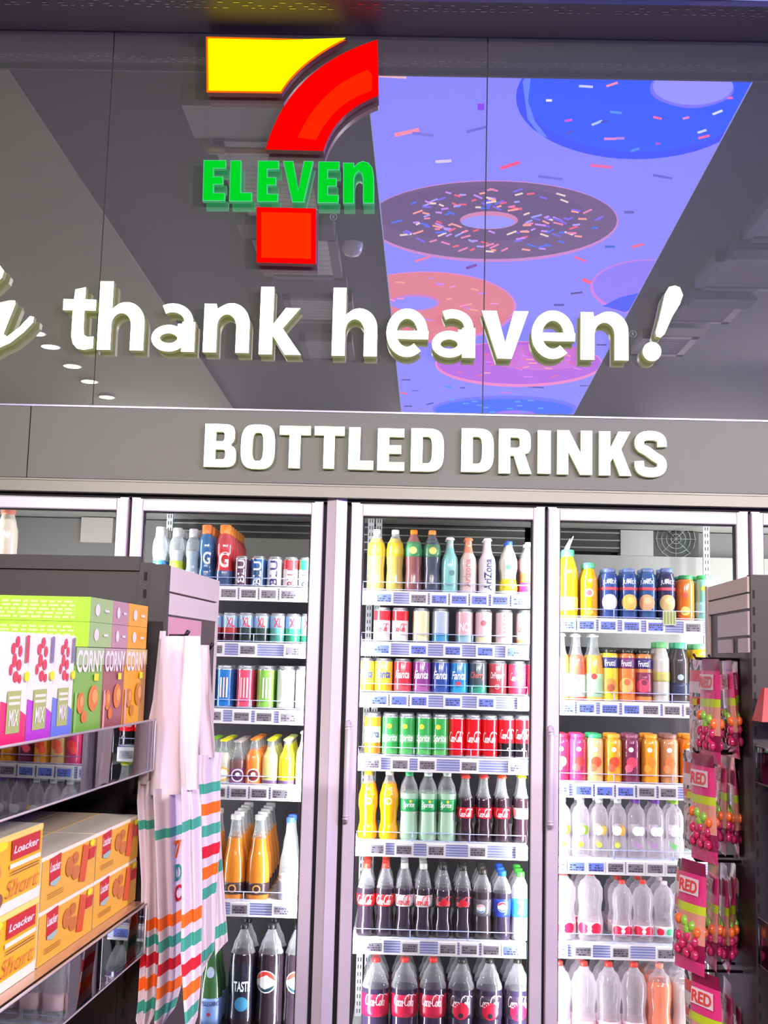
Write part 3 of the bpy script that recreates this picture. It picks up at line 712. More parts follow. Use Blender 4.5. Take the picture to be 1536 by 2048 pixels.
cr = cooler('right walk-in cooler with aluminium doors under the white block capitals', -0.2325, 1.95, DOORS[2:5],
            ('centre cooler door in front of the cola bottles', 'right cooler door in front of the juices and water', 'narrow visible slice of a cooler door at the right edge'))
# centre mullion between the two coolers, with its ridge
mb = MB(); mb.box(-0.2690, -0.1995, MY + .002, MY + .05, 0, 2.11); mb.add([(-0.269, MY+.002, 0), (-0.2343, MY-.012, 0), (-0.1995, MY+.002, 0), (-0.269, MY+.002, 2.11), (-0.2343, MY-.012, 2.11), (-0.1995, MY+.002, 2.11)], [(0,1,4,3),(1,2,5,4)])
mb.box(-0.2355, -0.2331, MY-.0145, MY-.01, 0, 2.125)
struct(mb.build('trim_8', ALU))
slab('wall_cooler_surround', WALLP, -7, -1.72, MY, MY + .1, 0, 2.11)
slab('wall_cooler_surround_right', WALLP, 1.96, 6, MY, MY + .1, 0, 2.11)

# fan grille, slatted evaporator covers and panels at the back of the coolers
SLAT_D = mat('dark_louvre', (88, 90, 86), 0.45, metal=0.2); SLAT_L = mat('pale_louvre_lip', (190, 192, 186), 0.35, metal=0.3)
def louvre(x0, x1, z0, z1, pitch, root):
    m = MB(); m.box(x0, x1, Yb - .06, Yb - .002, z0, z1, 0); z = z1 - 0.01
    while z > z0: m.box(x0, x1, Yb - .072, Yb - .06, z - .005, z, 1); z -= pitch
    return part(m, 'evaporator_louvre', [SLAT_D, SLAT_L], root)
z_lo = at(500, 1075, Yb-.06).z; z_hi = 2.10
louvre(-0.955, -0.25, z_lo, z_hi, 0.031, cl)
part(MB().box(-0.955, -0.25, Yb-.065, Yb-.002, z_lo-.09, z_lo-.002), 'back_panel', GREY_PANEL, cl)
part(MB().box(at(165,1050,Yb-.06).x, at(228,1050,Yb-.06).x, Yb-.08, Yb-.002, at(200,1086,Yb-.06).z, 2.10), 'control_box', mat('cream_control_box', (222, 214, 204), 0.4), cl)
part(MB().box(-1.69, -0.97, Yb-.03, Yb-.001, 1.5, 2.10), 'back_panel', mat('mid_grey_back_panel', (150, 146, 144), 0.5, noise=0.05), cl)
louvre(-0.20, at(1062,1100,Yb-.06).x + .12, at(900,1110,Yb-.06).z, z_hi, 0.031, cr)
xa = at(1240, 1070, Yb-.06).x; xb = at(1305, 1070, Yb-.06).x; xc_ = at(1397, 1070, Yb-.06).x; zq = at(1300, 1090, Yb-.06).z
louvre(0.50, xa - .002, at(1200,1103,Yb-.06).z, z_hi, 0.031, cr)
part(MB().box(xa, xb, Yb-.075, Yb-.002, at(1280,1112,Yb-.06).z, 2.10), 'control_box', mat('pale_grey_control_box', (214, 212, 208), 0.4), cr)
m = MB(); m.box(xb+.002, xc_, Yb-.06, Yb-.002, at(1350,1113,Yb-.06).z, 2.10, 0)
cxx, czz = (xb+xc_)/2, at(1345, 1078, Yb-.06).z
for r_ in (0.02, 0.04, 0.06, 0.08): m.tube([(cxx + r_*math.cos(a*.3927), Yb-.066, czz + r_*math.sin(a*.3927)) for a in range(17)], 0.002, 5, 1)
for a in range(4): m.tube([(cxx - .085*math.cos(a*.785), Yb-.066, czz - .085*math.sin(a*.785)), (cxx + .085*math.cos(a*.785), Yb-.066, czz + .085*math.sin(a*.785))], 0.0015, 5, 1)
part(m, 'fan_grille', [SLAT_D, SLAT_L], cr)
part(MB().box(0.62, 1.90, Yb-.07, Yb-.002, 1.62, at(1350,1114,Yb-.06).z), 'back_panel', GREY_PANEL, cr)
part(MB().box(xc_+.002, 1.90, Yb-.03, Yb-.002, 1.8, 2.1), 'back_panel', mat('mid_grey_back_panel', (150, 146, 144), 0.5), cr)
# slotted uprights
for x, root in ((xat(339, 2.0, 4.45), cl), (xat(741, 2.0, 4.40), cr), (xat(757, 2.0, 4.40), cr), (xat(1412, 1.95, 4.45), cr)):
    m = MB(); m.box(x-.012, x+.012, 4.44, 4.452, 0.1, 2.09, 0); z = 0.15
    while z < 2.08:
        for dx in (-.006, .0035): m.box(x+dx, x+dx+.003, 4.4385, 4.44, z, z+.014, 1)
        z += 0.026
    part(m, 'slotted_upright', [WHITE_METAL, GASKET], root)

# ------------------------------------------------------------------ shelves
ORD = ['top', 'second', 'third', 'fourth', 'fifth', 'sixth', 'bottom']
YR = 4.095
def shelf(door, x0, x1, z, what, tags_px, blue=(), rail=True):
    root = thing('cooler_shelf', 'white shelf with price rail under the %s' % what, 'shelf', ((x0+x1)/2, YR, z), 0, 'shelves in the coolers')
    P = lambda mb, n, m: part(mb, n, m, root)
    P(MB().box(x0, x1, YR + .004, 4.62, z - .014, z - .001).box(x0, x1, YR+.004, YR+.012, z-.05, z-.014), 'shelf_board', WHITE_METAL if rail else BLACK_METAL)
    if not rail: return root
    m = MB(); m.box(x0, x1, YR - .004, YR + .003, z - .048, z - .004, 0); m.box(x0, x1, YR - .007, YR + .003, z - .052, z - .046, 1); m.box(x0, x1, YR - .006, YR + .003, z - .006, z - .001, 1)
    for k in range(4): m.box(x0, x1, YR - .0052, YR - .004, z - .013 - .009*k, z - .0115 - .009*k, 1)
    P(m, 'price_rail', [RAIL_PLASTIC, WHITE_PLASTIC])
    for i, u in enumerate(tags_px):
        xx = xat(u, z - .025, YR); b = i in blue
        m = MB(); m.box(xx-.033, xx+.033, YR-.012, YR-.0055, z-.047, z-.006, 0)
        m.box(xx-.026, xx+.026, YR-.0128, YR-.012, z-.041, z-.013, 2 if b else 1)
        rnd = random.Random(u)
        for k in range(3):
            zz = z - .019 - .008*k; xq = xx - .023
            while xq < xx + .02:
                w_ = rnd.uniform(.003, .011)
                if rnd.random() < .7: m.box(xq, min(xq+w_, xx+.024), YR-.0132, YR-.0128, zz-.004, zz, 3)
                xq += w_ + .003
        P(m, 'price_tag', [WHITE_PLASTIC, DISPLAY, DISPLAY_BLUE, DISPLAY_INK])
    m = MB(); zf = z + .030
    m.tube([(x0+.004, YR-.002, z), (x0+.004, YR-.002, zf), (x1-.004, YR-.002, zf), (x1-.004, YR-.002, z)], .0016, 6)
    m.tube([(x0+.004, YR-.002, z + .004), (x1-.004, YR-.002, z + .004)], .0016, 6)
    for k in range(1, 3):
        xm = x0 + (x1-x0)*k/3; m.tube([(xm, YR-.002, z), (xm, YR-.002, zf)], .0018, 6)
    P(m, 'guard_rail', FENCE_WIRE)
    return root

# ------------------------------------------------------------------ drinks
def prof_r(pts, z):
    for (r0, z0), (r1, z1) in zip(pts, pts[1:]):
        if z0 <= z <= z1:
            t = 0 if z1 == z0 else (z-z0)/(z1-z0); t = t*t*(3-2*t) if abs(r1-r0) > .12 else t
            return r0 + (r1-r0)*t
    return pts[-1][0]
PROF = {
 'can':   [(.80,0),(1,.055),(1,.90),(.84,.975),(.84,1)],
 'slim':  [(.82,0),(1,.045),(1,.91),(.86,.975),(.86,1)],
 'pet':   [(.86,0),(.98,.03),(1,.10),(.93,.26),(.90,.36),(.97,.47),(1,.56),(1,.66),(.86,.77),(.58,.86),(.40,.91),(.40,.94)],
 'contour': [(.84,0),(.97,.03),(1,.12),(.82,.27),(.86,.38),(1,.50),(.98,.62),(.78,.74),(.50,.85),(.38,.91),(.38,.94)],
 'big':   [(.84,0),(.98,.025),(1,.10),(.95,.28),(1,.40),(1,.60),(.97,.68),(.72,.80),(.40,.90),(.29,.93),(.29,.955)],
 'glasscola': [(.88,0),(1,.03),(.98,.14),(.84,.27),(.94,.40),(1,.50),(.92,.62),(.60,.75),(.46,.86),(.42,.955),(.46,.96)],
 'longneck': [(.92,0),(1,.03),(1,.50),(.92,.60),(.52,.76),(.42,.84),(.38,.955),(.42,.96)],
 'taper': [(.94,0),(1,.03),(1,.28),(.92,.42),(.62,.68),(.42,.84),(.38,.93),(.38,.95)],
 'sport': [(.94,0),(1,.03),(1,.22),(.86,.32),(.86,.44),(1,.56),(1,.66),(.90,.76),(.72,.82),(.60,.86)],
 'juice': [(.93,0),(1,.04),(1,.60),(.98,.70),(.80,.80),(.66,.86),(.60,.88),(.60,.92)],
 'wide':  [(.94,0),(1,.04),(1,.80),(.92,.87),(.80,.90),(.80,.92)],
 'jumex': [(.90,0),(1,.03),(1,.78),(.86,.88),(.66,.92),(.66,.925)],
 'water': [(.88,0),(1,.04),(1,.28),(.90,.36),(.98,.48),(1,.60),(.97,.70),(.78,.80),(.42,.88),(.38,.91),(.38,.93)],
 'waterbig': [(.86,0),(1,.04),(1,.30),(.88,.42),(.90,.50),(1,.60),(1,.74),(.80,.84),(.40,.92),(.28,.945),(.28,.955)],
}
CAPS = {'pet': (.44, .93, 1), 'contour': (.42, .93, 1), 'big': (.32, .95, 1), 'glasscola': (.50, .955, 1), 'longneck': (.48, .955, 1), 'taper': (.44, .94, 1),
        'sport': (.66, .85, 1), 'juice': (.66, .90, 1), 'wide': (.84, .91, 1), 'jumex': (.72, .92, 1), 'water': (.42, .92, 1), 'waterbig': (.32, .95, 1)}
NSEG = 22
def drink(k):
    """k: dict(t, H, R, c, fill, cap, lab=[(z0, z1, colour)], txt=(string, colour, z0, z1, halfangle), marks=...)"""
    T, Hh, Rr = k['t'], k['H'], k['R']; pr = PROF[T]; iscan = T in ('can', 'slim')
    zs = set(z for _, z in pr)
    for a, b_ in zip(pr, pr[1:]):
        if abs(a[0]-b_[0]) > .05:
            for q in (.25, .5, .75): zs.add(a[1] + (b_[1]-a[1])*q)
    fill = k.get('fill', 1.0); bands = k.get('bands', [])
    if iscan: zs |= {.05, .90}
    else: zs.add(fill)
    for z0, z1, _ in bands: zs |= {z0, z1}
    zs = sorted(z for z in zs if z <= pr[-1][1] + 1e-9)
    P = [(1e-4, 0.0005)] + [(prof_r(pr, z)*Rr, z*Hh) for z in zs]
    if iscan: P += [(pr[-1][0]*Rr*.95, Hh), (pr[-1][0]*Rr*.90, Hh*.985), (1e-4, Hh*.985)]
    else: P += [(1e-4, zs[-1]*Hh)]
    if iscan: mats = [mat('bare_can_aluminium', (214, 216, 222), .25, metal=.9), lacquer(k['c'])]
    else: mats = [{'pet': CLEAR_PET, 'glass': CLEAR_GLASS, 'water': CLEAR_WATER}[k.get('clear', 'pet')], liquid(k['c']) if k.get('c') else CLEAR_WATER]
    bi = []
    for z0, z1, c in bands: mats.append(lacquer(c)); bi.append((z0, z1, len(mats)-1))
    def mf(i):
        if i == 0 or i >= len(zs): return 0 if (iscan or fill < 1) else 1
        zm = (zs[i-1] + zs[i]) / 2
        for z0, z1, q in bi:
            if z0 <= zm <= z1: return q
        if iscan: return 1 if .05 <= zm <= .90 else 0
        return 1 if zm < fill else 0
    root = bpy.data.objects.new(k['name'], None); COL.objects.link(root); root.empty_display_size = .03
    MB().lathe(P, NSEG, mfun=mf).build('can_body' if iscan else 'bottle_body', mats, root)
    if k.get('cap') and not iscan:
        r_, z0, z1 = CAPS[T]; r_ *= Rr; crown = T in ('glasscola', 'longneck') 
        cp = [(1e-4, z0*Hh-.001), (r_*(1.08 if crown else 1.0), z0*Hh-.001), (r_*(1.1 if crown else 1.0), z0*Hh+.004), (r_*(.92 if crown else .98), z1*Hh-.002), (r_*.8, z1*Hh), (1e-4, z1*Hh)]
        MB().lathe(cp, 14, smooth=not crown).build('bottle_cap', ink(k['cap'], .3), root)
    par = root
    if k.get('lab'):
        m = MB(); ms = []
        for z0, z1, c in k['lab']:
            n_ = 4; ms.append(ink(c, .3)); q = [(prof_r(pr, z0+(z1-z0)*i/n_)*Rr + .0007, (z0+(z1-z0)*i/n_)*Hh) for i in range(n_+1)]
            m.lathe([(q[0][0]-.0006, q[0][1])] + q + [(q[-1][0]-.0006, q[-1][1])], NSEG, mi=len(ms)-1)
        par = m.build('bottle_label' if not iscan else 'can_label', ms, root)
    def wrap(z0, z1, ha, a0=0.0, rot=False):
        def fn(x, y):
            if rot: x, y = 1 - y, x
            z = z0 + (z1-z0)*y; a = -math.pi/2 + a0 + (x-.5)*2*ha; rr = prof_r(pr, min(max(z, 0), 1))*Rr + .0016
            return (rr*math.cos(a), rr*math.sin(a), z*Hh)
        return fn
    if k.get('txt'):
        s_, c, z0, z1, ha = k['txt'][:5]; rot = len(k['txt']) > 5
        m = MB()
        if s_ == 'COLA': cola_script(m, wrap(z0, z1, ha))
        else: flat_type(m, wrap(z0, z1, ha, 0, rot), s_, weight=.02, shear=0.25 if k.get('it') else 0)
        m.build('lettering', ink(c, .35), par)
    def disc(m, cz, rz_, a0, t0, t1, lift, mi):
        # curved spot printed on the bottle: rings of points that follow the surface
        fn = wrap(0, 1, 1.0); n = 16; b = len(m.v); mx, my = 0.0, 0.0
        rim = [(math.cos(t0 + (t1-t0)*i/n), math.sin(t0 + (t1-t0)*i/n)) for i in range(n+1)]
        mx = sum(p[0] for p in rim[:-1])/n; my = sum(p[1] for p in rim[:-1])/n
        for q in (0.0, .33, .66, 1.0):
            for cx_, sy_ in rim:
                px_, py_ = mx + (cx_-mx)*q, my + (sy_-my)*q
                v = Vector(fn(.5 + (a0 + rz_*Hh/Rr*px_)/2, cz + rz_*py_)); l_ = math.hypot(v.x, v.y); s2 = 1 + lift/l_
                m.v.append(Vector((v.x*s2, v.y*s2, v.z)))
        for r_ in range(3):
            for i in range(n):
                a = b + r_*(n+1) + i; m.f.append([a, a+1, a+n+2, a+n+1]); m.m.append(mi); m.s.append(True)
    if k.get('dot'):
        m = MB(); ms = []
        for cz, rz_, a0, c in k['dot']:
            ms.append(ink(c, .35))
            if rz_ > 0: disc(m, cz, rz_, a0, 0, 6.2832, .0003*len(ms), len(ms)-1)
        m.build('label_mark', ms, par)
    if k.get('globe'):
        cz, rz_, a0, ca, cb_ = k['globe']; m = MB()
        disc(m, cz, rz_*1.1, a0, 0, 6.2832, .0003, 0); disc(m, cz, rz_, a0, .05, 3.0, .0007, 1); disc(m, cz, rz_*.98, a0, 3.45, 6.0, .0007, 2)
        m.build('label_mark', [ink((240, 238, 240), .35), ink(ca, .35), ink(cb_, .35)], par)
    if k.get('nozzle'):
        MB().tube([(0, 0, Hh), (.004, 0, Hh+.015), (.02, 0, Hh+.05)], [.006, .005, .002], 8).build('bottle_nozzle', WHITE_PLASTIC, root)
    return root

entries = []
def row(door, si, z, items, ylane=0.0):
    """items: (u, v_top, halfwidth_px, depth rows, spec)"""
    for (u, vt, hw, n, sp) in items:
        Rr = hw * 4.15 / F; Y0 = YR + .012 + Rr
        x = xat(u, z + .05, Y0); h = at(u, vt, Y0).z - z
        k = dict(sp); k['H'] = h; k['R'] = Rr
        root = drink(k); root['category'] = k.get('cat', 'bottle')
        spots = [(x, Y0 + i*(2*Rr + .003), z) for i in range(n)]
        for i, p in enumerate(spots):
            o = root if i == 0 else dup(root, p, random.uniform(-.3, .3))
            o.location = p
            if i == 0: o.rotation_euler = (0, 0, math.atan2(0 - x, Y0) * 0.8 + random.uniform(-.12, .12))
            entries.append((door, si, k['desc'], round(x, 3), i, o))
def finish_labels():
    groups = {}
    for e in entries: groups.setdefault((e[0], e[1], e[2], e[4]), []).append(e)
    num = {1: 'one', 2: 'two', 3: 'three', 4: 'four', 5: 'five', 6: 'six', 7: 'seven', 8: 'eight', 9: 'nine'}
    rows_ = ['front row', 'second row', 'third row', 'fourth row', 'fifth row', 'sixth row', 'seventh row', 'eighth row']
    for (door, si, desc, i), es in groups.items():
        es.sort(key=lambda e: e[3]); n = len(es)
        for j, e in enumerate(es):
            if n == 1: w = ''
            elif n == 2: w = ('left', 'right')[j] + ' of two, '
            else: w = ('leftmost' if j == 0 else 'rightmost' if j == n-1 else 'middle' if n == 3 else ('second', 'third', 'fourth', 'fifth', 'sixth', 'seventh')[j-1]) + ' of %s, ' % num[n]
            e[5]['label'] = '%s, %s%s, %s shelf, %s door' % (desc, w, rows_[i], ORD[si], door)
            e[5]['group'] = '%s bottles and cans, %s shelf of the %s door' % (rows_[i], ORD[si], door)

def K(t, c, desc, **kw):
    cat = 'can' if t in ('can', 'slim') else 'bottle'
    d = dict(t=t, c=c, desc=desc, cat=cat, name=kw.pop('name', 'drink_can' if cat == 'can' else 'drink_bottle')); d.update(kw); return d
WHT = (245, 245, 245); RED = (222, 20, 32); BLK = (22, 18, 24)
# ---- left door
XL = (-0.915, -0.325); XC = (-0.143, 0.452); XR = (0.548, 1.158)
def zs_at(u, v): return at(u, v, YR).z
zl = [zs_at(510, v) for v in (1173, 1285, 1418, 1570, 1802, 2062)]
shelf('left', *XL, zl[0], 'sports bottles and slim energy cans', (418, 458, 498, 538, 578))
row('left', 0, zl[0], [
 (318, 1054, 15, 4, K('sport', (200, 210, 216), 'clear bottle with grey cap and blue label', cap=(196, 198, 200), fill=.6, clear='glass', lab=[(.1, .42, (60, 120, 190))])),
 (352, 1056, 15, 4, K('sport', (190, 200, 200), 'clear bottle with grey cap and lime label', cap=(196, 198, 200), fill=.6, clear='glass', lab=[(.1, .42, (180, 200, 60))])),
 (384, 1058, 14, 3, K('sport', (150, 170, 180), 'smoky bottle with grey cap', cap=(190, 190, 196), fill=.6, clear='glass')),
 (411, 1050, 16, 5, K('sport', (66, 112, 158), 'blue sports drink with orange cap', cap=(232, 130, 66), bands=[(.1, .45, (48, 92, 140))], txt=('G', WHT, .35, .55, .5))),
 (448, 1050, 18, 6, K('sport', (196, 78, 84), 'red sports drink with orange cap', cap=(236, 140, 60), bands=[(.0, .25, (70, 92, 128)), (.25, .6, (206, 60, 66))], txt=('G', WHT, .3, .55, .6))),
 (483, 1113, 14.5, 3, K('slim', (104, 70, 92), 'dark mauve slim can with white upright lettering', txt=('BLU', WHT, .12, .88, .45, 1))),
 (516, 1113, 15, 3, K('slim', (52, 86, 130), 'navy and blue slim can', txt=('BLU', (235, 240, 250), .06, .82, .5, 1), bands=[(.62, .9, (40, 100, 170))])),
 (549, 1114, 15, 3, K('slim', (226, 228, 238), 'silver white slim can with navy lettering', txt=('BLU', (62, 62, 120), .06, .86, .5, 1))),
 (581, 1115, 15, 3, K('slim', (236, 226, 226), 'white slim can with red top', bands=[(.6, .9, (216, 60, 66))], txt=('BLU', (120, 36, 56), .05, .6, .5, 1))),
 (612, 1116, 15, 3, K('slim', (230, 236, 232), 'white slim can with green top', bands=[(.6, .9, (40, 160, 110))], txt=('BLU', (60, 70, 90), .05, .6, .5, 1))),
])
shelf('left', *XL, zl[1], 'dark energy cans with red letters', (431, 496, 587))
XLc = lambda c1, c2, d: K('can', c1, d, bands=[(.50, .9, (150, 186, 222)), (.05, .3, c2)], txt=('XL', (214, 50, 66), .52, .84, .5))
row('left', 1, zl[1], [
 (397, 1226, 15.5, 2, XLc((34, 60, 130), (24, 46, 110), 'blue energy can')),
 (428, 1226, 15.5, 2, XLc((180, 60, 66), (60, 30, 40), 'dark red energy can')),
 (460, 1226, 15.5, 2, XLc((176, 62, 60), (60, 30, 40), 'dark red energy can')),
 (492, 1226, 15.5, 2, XLc((44, 66, 60), (36, 50, 48), 'black and green energy can')),
 (523, 1227, 15.5, 2, XLc((48, 72, 64), (36, 50, 48), 'black and green energy can')),
 (555, 1227, 15.5, 2, XLc((90, 160, 150), (66, 130, 120), 'pale teal energy can')),
 (586, 1228, 15.5, 2, XLc((60, 170, 120), (40, 120, 90), 'bright green energy can')),
 (617, 1228, 15.5, 2, XLc((130, 200, 160), (40, 120, 90), 'white and green energy can')),
])
shelf('left', *XL, zl[2], 'tall coloured energy cans', (428, 484, 529, 577))
def mon(u, c, tc, d, n=6): return (u, 1330 + (u-400)*.012, 17.5, n, K('slim', c, d, txt=('III', tc, .25, .72, .42)))
row('left', 2, zl[2], [mon(372, (50, 46, 54), (120, 190, 60), 'black energy can', 3), mon(410, (44, 40, 52), (90, 170, 80), 'black energy can with green mark'),
 mon(449, (36, 118, 196), (240, 210, 190), 'bright blue energy can'), mon(490, (226, 80, 110), (250, 190, 200), 'pink energy can'), mon(531, (128, 190, 80), (236, 244, 220), 'lime green energy can'),
 mon(571, (232, 234, 238), (170, 172, 178), 'silver white energy can'), mon(608, (238, 238, 240), (180, 182, 188), 'silver white energy can')])
shelf('left', *XL, zl[3], 'small coloured lemonade bottles', (436, 478, 519, 561))
row('left', 3, zl[3], [
 (388, 1478, 15, 4, K('longneck', (196, 206, 180), 'pale lemonade bottle with green crown cap', cap=(130, 190, 40), clear='glass', fill=.7)),
 (417, 1478, 15, 5, K('longneck', (200, 210, 186), 'pale lemonade bottle with lime crown cap', cap=(136, 196, 40), clear='glass', fill=.7, lab=[(.04, .3, (190, 150, 90))])),
 (446, 1478, 15.5, 5, K('longneck', (206, 212, 190), 'pale lemonade bottle with yellow crown cap', cap=(222, 214, 30), clear='glass', fill=.7, dot=[(.22, .16, 0, (226, 170, 60)), (.22, .12, 0, (240, 236, 226))])),
 (475, 1480, 16, 5, K('longneck', (120, 84, 84), 'plum coloured bottle with round portrait label', cap=(186, 170, 168), clear='glass', fill=.55, bands=[(.0, .36, (132, 78, 128))], dot=[(.2, .15, 0, (238, 228, 236)), (.2, .12, 0, (86, 40, 84)), (.22, .05, 0, (240, 230, 236))])),
 (507, 1476, 16, 5, K('longneck', (250, 132, 60), 'orange lemonade bottle with round portrait label', cap=(240, 130, 40), clear='glass', fill=.74, dot=[(.2, .15, 0, (244, 220, 210)), (.2, .12, 0, (120, 40, 40)), (.22, .05, 0, (240, 230, 226))])),
 (540, 1477, 16, 5, K('longneck', (220, 218, 140), 'pale yellow lemonade bottle', cap=(226, 222, 40), clear='glass', fill=.8, lab=[(.03, .10, (110, 84, 130))])),
 (573, 1477, 16, 5, K('longneck', (240, 226, 40), 'bright yellow lemonade bottle', cap=(236, 236, 150), clear='glass', fill=.86, lab=[(.03, .10, (110, 84, 130))])),
 (606, 1462, 15, 3, K('longneck', (226, 222, 214), 'cloudy white glass bottle', cap=(226, 224, 226), clear='glass', fill=.8, lab=[(.1, .4, (206, 198, 190))])),
])
shelf('left', *XL, zl[4], 'tall amber apple drinks', (480, 564))
AMB = K('taper', (214, 128, 44), 'tall amber bottle with silver cap', cap=(216, 212, 210), clear='glass', fill=.72, lab=[(.06, .20, (64, 46, 50))], dot=[(.13, .05, 0, (228, 160, 90)), (.13, .032, 0, (64, 46, 50))])
WTR = K('taper', (206, 212, 224), 'tall clear water bottle with blue cap', cap=(70, 110, 220), clear='glass', fill=.3, lab=[(.05, .26, (206, 208, 236))], dot=[(.16, .05, 0, (130, 130, 206))])
row('left', 4, zl[4], [(370, 1628, 22, 3, AMB), (418, 1628, 22, 3, AMB), (467, 1628, 23, 5, AMB), (515, 1629, 23, 5, AMB), (577, 1634, 20, 2, WTR), (617, 1630, 19, 2, WTR)])
shelf('left', *XL, zl[5], 'large bottles at the bottom left', (), rail=False)
PEP = lambda **kw: K('big', (44, 34, 42), 'large cola bottle with black cap', cap=(34, 30, 36), fill=.72, **kw)
row('left', 5, zl[5], [
 (372, 1868, 20, 2, K('taper', (60, 96, 62), 'green water bottle with pale blue label', cap=(150, 170, 200), lab=[(.02, .3, (122, 150, 206)), (.33, .36, (60, 90, 60))], dot=[(.17, .02, 0, (190, 60, 80))])),
 (420, 1868, 23, 2, K('taper', (64, 104, 62), 'green mineral water bottle with silver seal', cap=(150, 170, 200), lab=[(.02, .32, (128, 156, 212))], txt=('S.PELLEGRINO', (50, 60, 110), .24, .29, .9), dot=[(.15, .022, 0, (190, 60, 80)), (.60, .06, 0, (170, 180, 206))])),
 (482, 1846, 26, 2, K('big', (44, 34, 42), 'large cola bottle with taste lettering', cap=(34, 30, 36), fill=.72, bands=[(.1, .62, (34, 34, 52))], txt=('TASTE', (225, 235, 245), .36, .46, .6), dot=[(.24, .07, 0, (60, 130, 170))])),
 (538, 1846, 27, 2, PEP(bands=[(.15, .62, (42, 32, 40))], globe=(.46, .10, -.25, (226, 60, 50), (30, 60, 70)))),
 (592, 1847, 27, 2, PEP(bands=[(.15, .62, (42, 32, 40))], globe=(.46, .10, 0, (226, 60, 50), (30, 60, 70)))),
])
# ---- centre door
zc_ = [zs_at(890, v) for v in (1184, 1286, 1388, 1515, 1685, 1880, 2100)]
shelf('centre', *XC, zc_[0], 'iced teas in the centre', (768, 837, 878, 918, 958, 1000, 1041), blue=(0, 2, 3, 4, 5, 6))
row('centre', 0, zc_[0], [
 (752, 1059, 17.5, 2, K('pet', (190, 168, 84), 'golden iced tea with yellow label', cap=(240, 238, 238), fill=.85, lab=[(.56, .78, (214, 184, 50))])),
 (789, 1060, 17.5, 2, K('pet', (184, 160, 80), 'golden iced tea with yellow label', cap=(236, 234, 234), fill=.85, lab=[(.56, .78, (208, 180, 46))])),
 (826, 1060, 17.5, 2, K('pet', (142, 92, 92), 'mauve iced tea with orange cap', cap=(255, 136, 20), lab=[(.56, .80, (70, 150, 100))], dot=[(.66, .06, 0, (220, 220, 120))])),
 (863, 1061, 17.5, 2, K('pet', (80, 84, 98), 'slate coloured iced tea with orange cap', cap=(250, 150, 70), lab=[(.56, .82, (78, 132, 96))], dot=[(.66, .06, 0, (220, 206, 100))])),
 (899, 1075, 17, 2, K('longneck', (140, 206, 200), 'teal glass iced tea bottle', cap=(236, 226, 220), bands=[(.8, .96, (176, 200, 200))], dot=[(.35, .05, .2, (80, 130, 130))])),
 (936, 1076, 17, 2, K('longneck', (226, 196, 192), 'blush glass iced tea bottle', cap=(240, 130, 90), bands=[(.72, .96, (236, 150, 120))], txt=('Arizona', (196, 130, 130), .1, .6, .4, 1))),
 (974, 1077, 17, 2, K('longneck', (236, 232, 240), 'white glass iced tea bottle with navy lettering', cap=(240, 238, 240), txt=('AriZona', (50, 46, 110), .05, .62, .45, 1))),
 (1017, 1083, 17.5, 2, K('contour', (236, 232, 214), 'white dairy drink with blue cap', cap=(60, 96, 230), lab=[(.06, .28, (236, 216, 50))], dot=[(.5, .05, -.1, (90, 180, 130))])),
 (1056, 1085, 17.5, 2, K('contour', (214, 150, 160), 'pink drink with white cap', cap=(244, 240, 242), fill=.7, lab=[(.05, .22, (226, 60, 160)), (.22, .40, (240, 130, 80))])),
])
shelf('centre', *XC, zc_[1], 'pale pink and white slim cans in the centre', (763, 837, 905, 970, 1029), blue=(0, 1, 2, 3, 4))
def cc(u, c, d, vt=1215, tc=None, s=None, hw=16.5, **kw):
    if s: kw['txt'] = s
    return (u, vt + (u-760)*.02, hw, 2, K('slim', c, d, **kw))
row('centre', 1, zc_[1], [
 cc(764, (238, 226, 228), 'white cola can with red top', bands=[(.62, .9, (226, 40, 50))], txt=('COLA', RED, .3, .52, .8)),
 cc(800, (236, 220, 224), 'white cola can with red top', bands=[(.62, .9, (226, 40, 50))], txt=('COLA', RED, .3, .52, .8)),
 cc(842, (226, 220, 176), 'pale yellow slim can'),
 cc(881, (176, 190, 212), 'steel blue slim can with blue base', bands=[(.05, .28, (70, 150, 200))]),
 cc(929, (226, 176, 186), 'rose pink slim can', bands=[(.05, .25, (150, 190, 200))], txt=('NO', (245, 235, 240), .35, .6, .5)),
 cc(967, (232, 206, 212), 'blush slim can with yellow base', bands=[(.05, .2, (226, 216, 170))], dot=[(.6, .08, 0, (200, 110, 120))]),
 cc(1008, (234, 208, 214), 'pale pink slim can with upright lettering', txt=('IIIIII', (190, 120, 120), .2, .85, .2, 1)),
 cc(1050, (240, 222, 216), 'white slim can with coral lettering', bands=[(.05, .14, (240, 150, 90))], txt=('COLA', (226, 90, 90), .35, .65, .8)),
])
shelf('centre', *XC, zc_[2], 'fruit soda cans in the centre', (758, 798, 838, 905, 972, 1053), blue=(0, 1, 2, 3, 4))
def fan(u, c, c2, d, s='Fanta', tc=(250, 250, 255), **kw):
    return (u, 1316 + (u-760)*.022, 17.8, 2, K('can', c, d, bands=kw.pop('bands', [(.05, .28, c2)]), txt=(s, tc, .42, .66, .8), it=True, **kw))
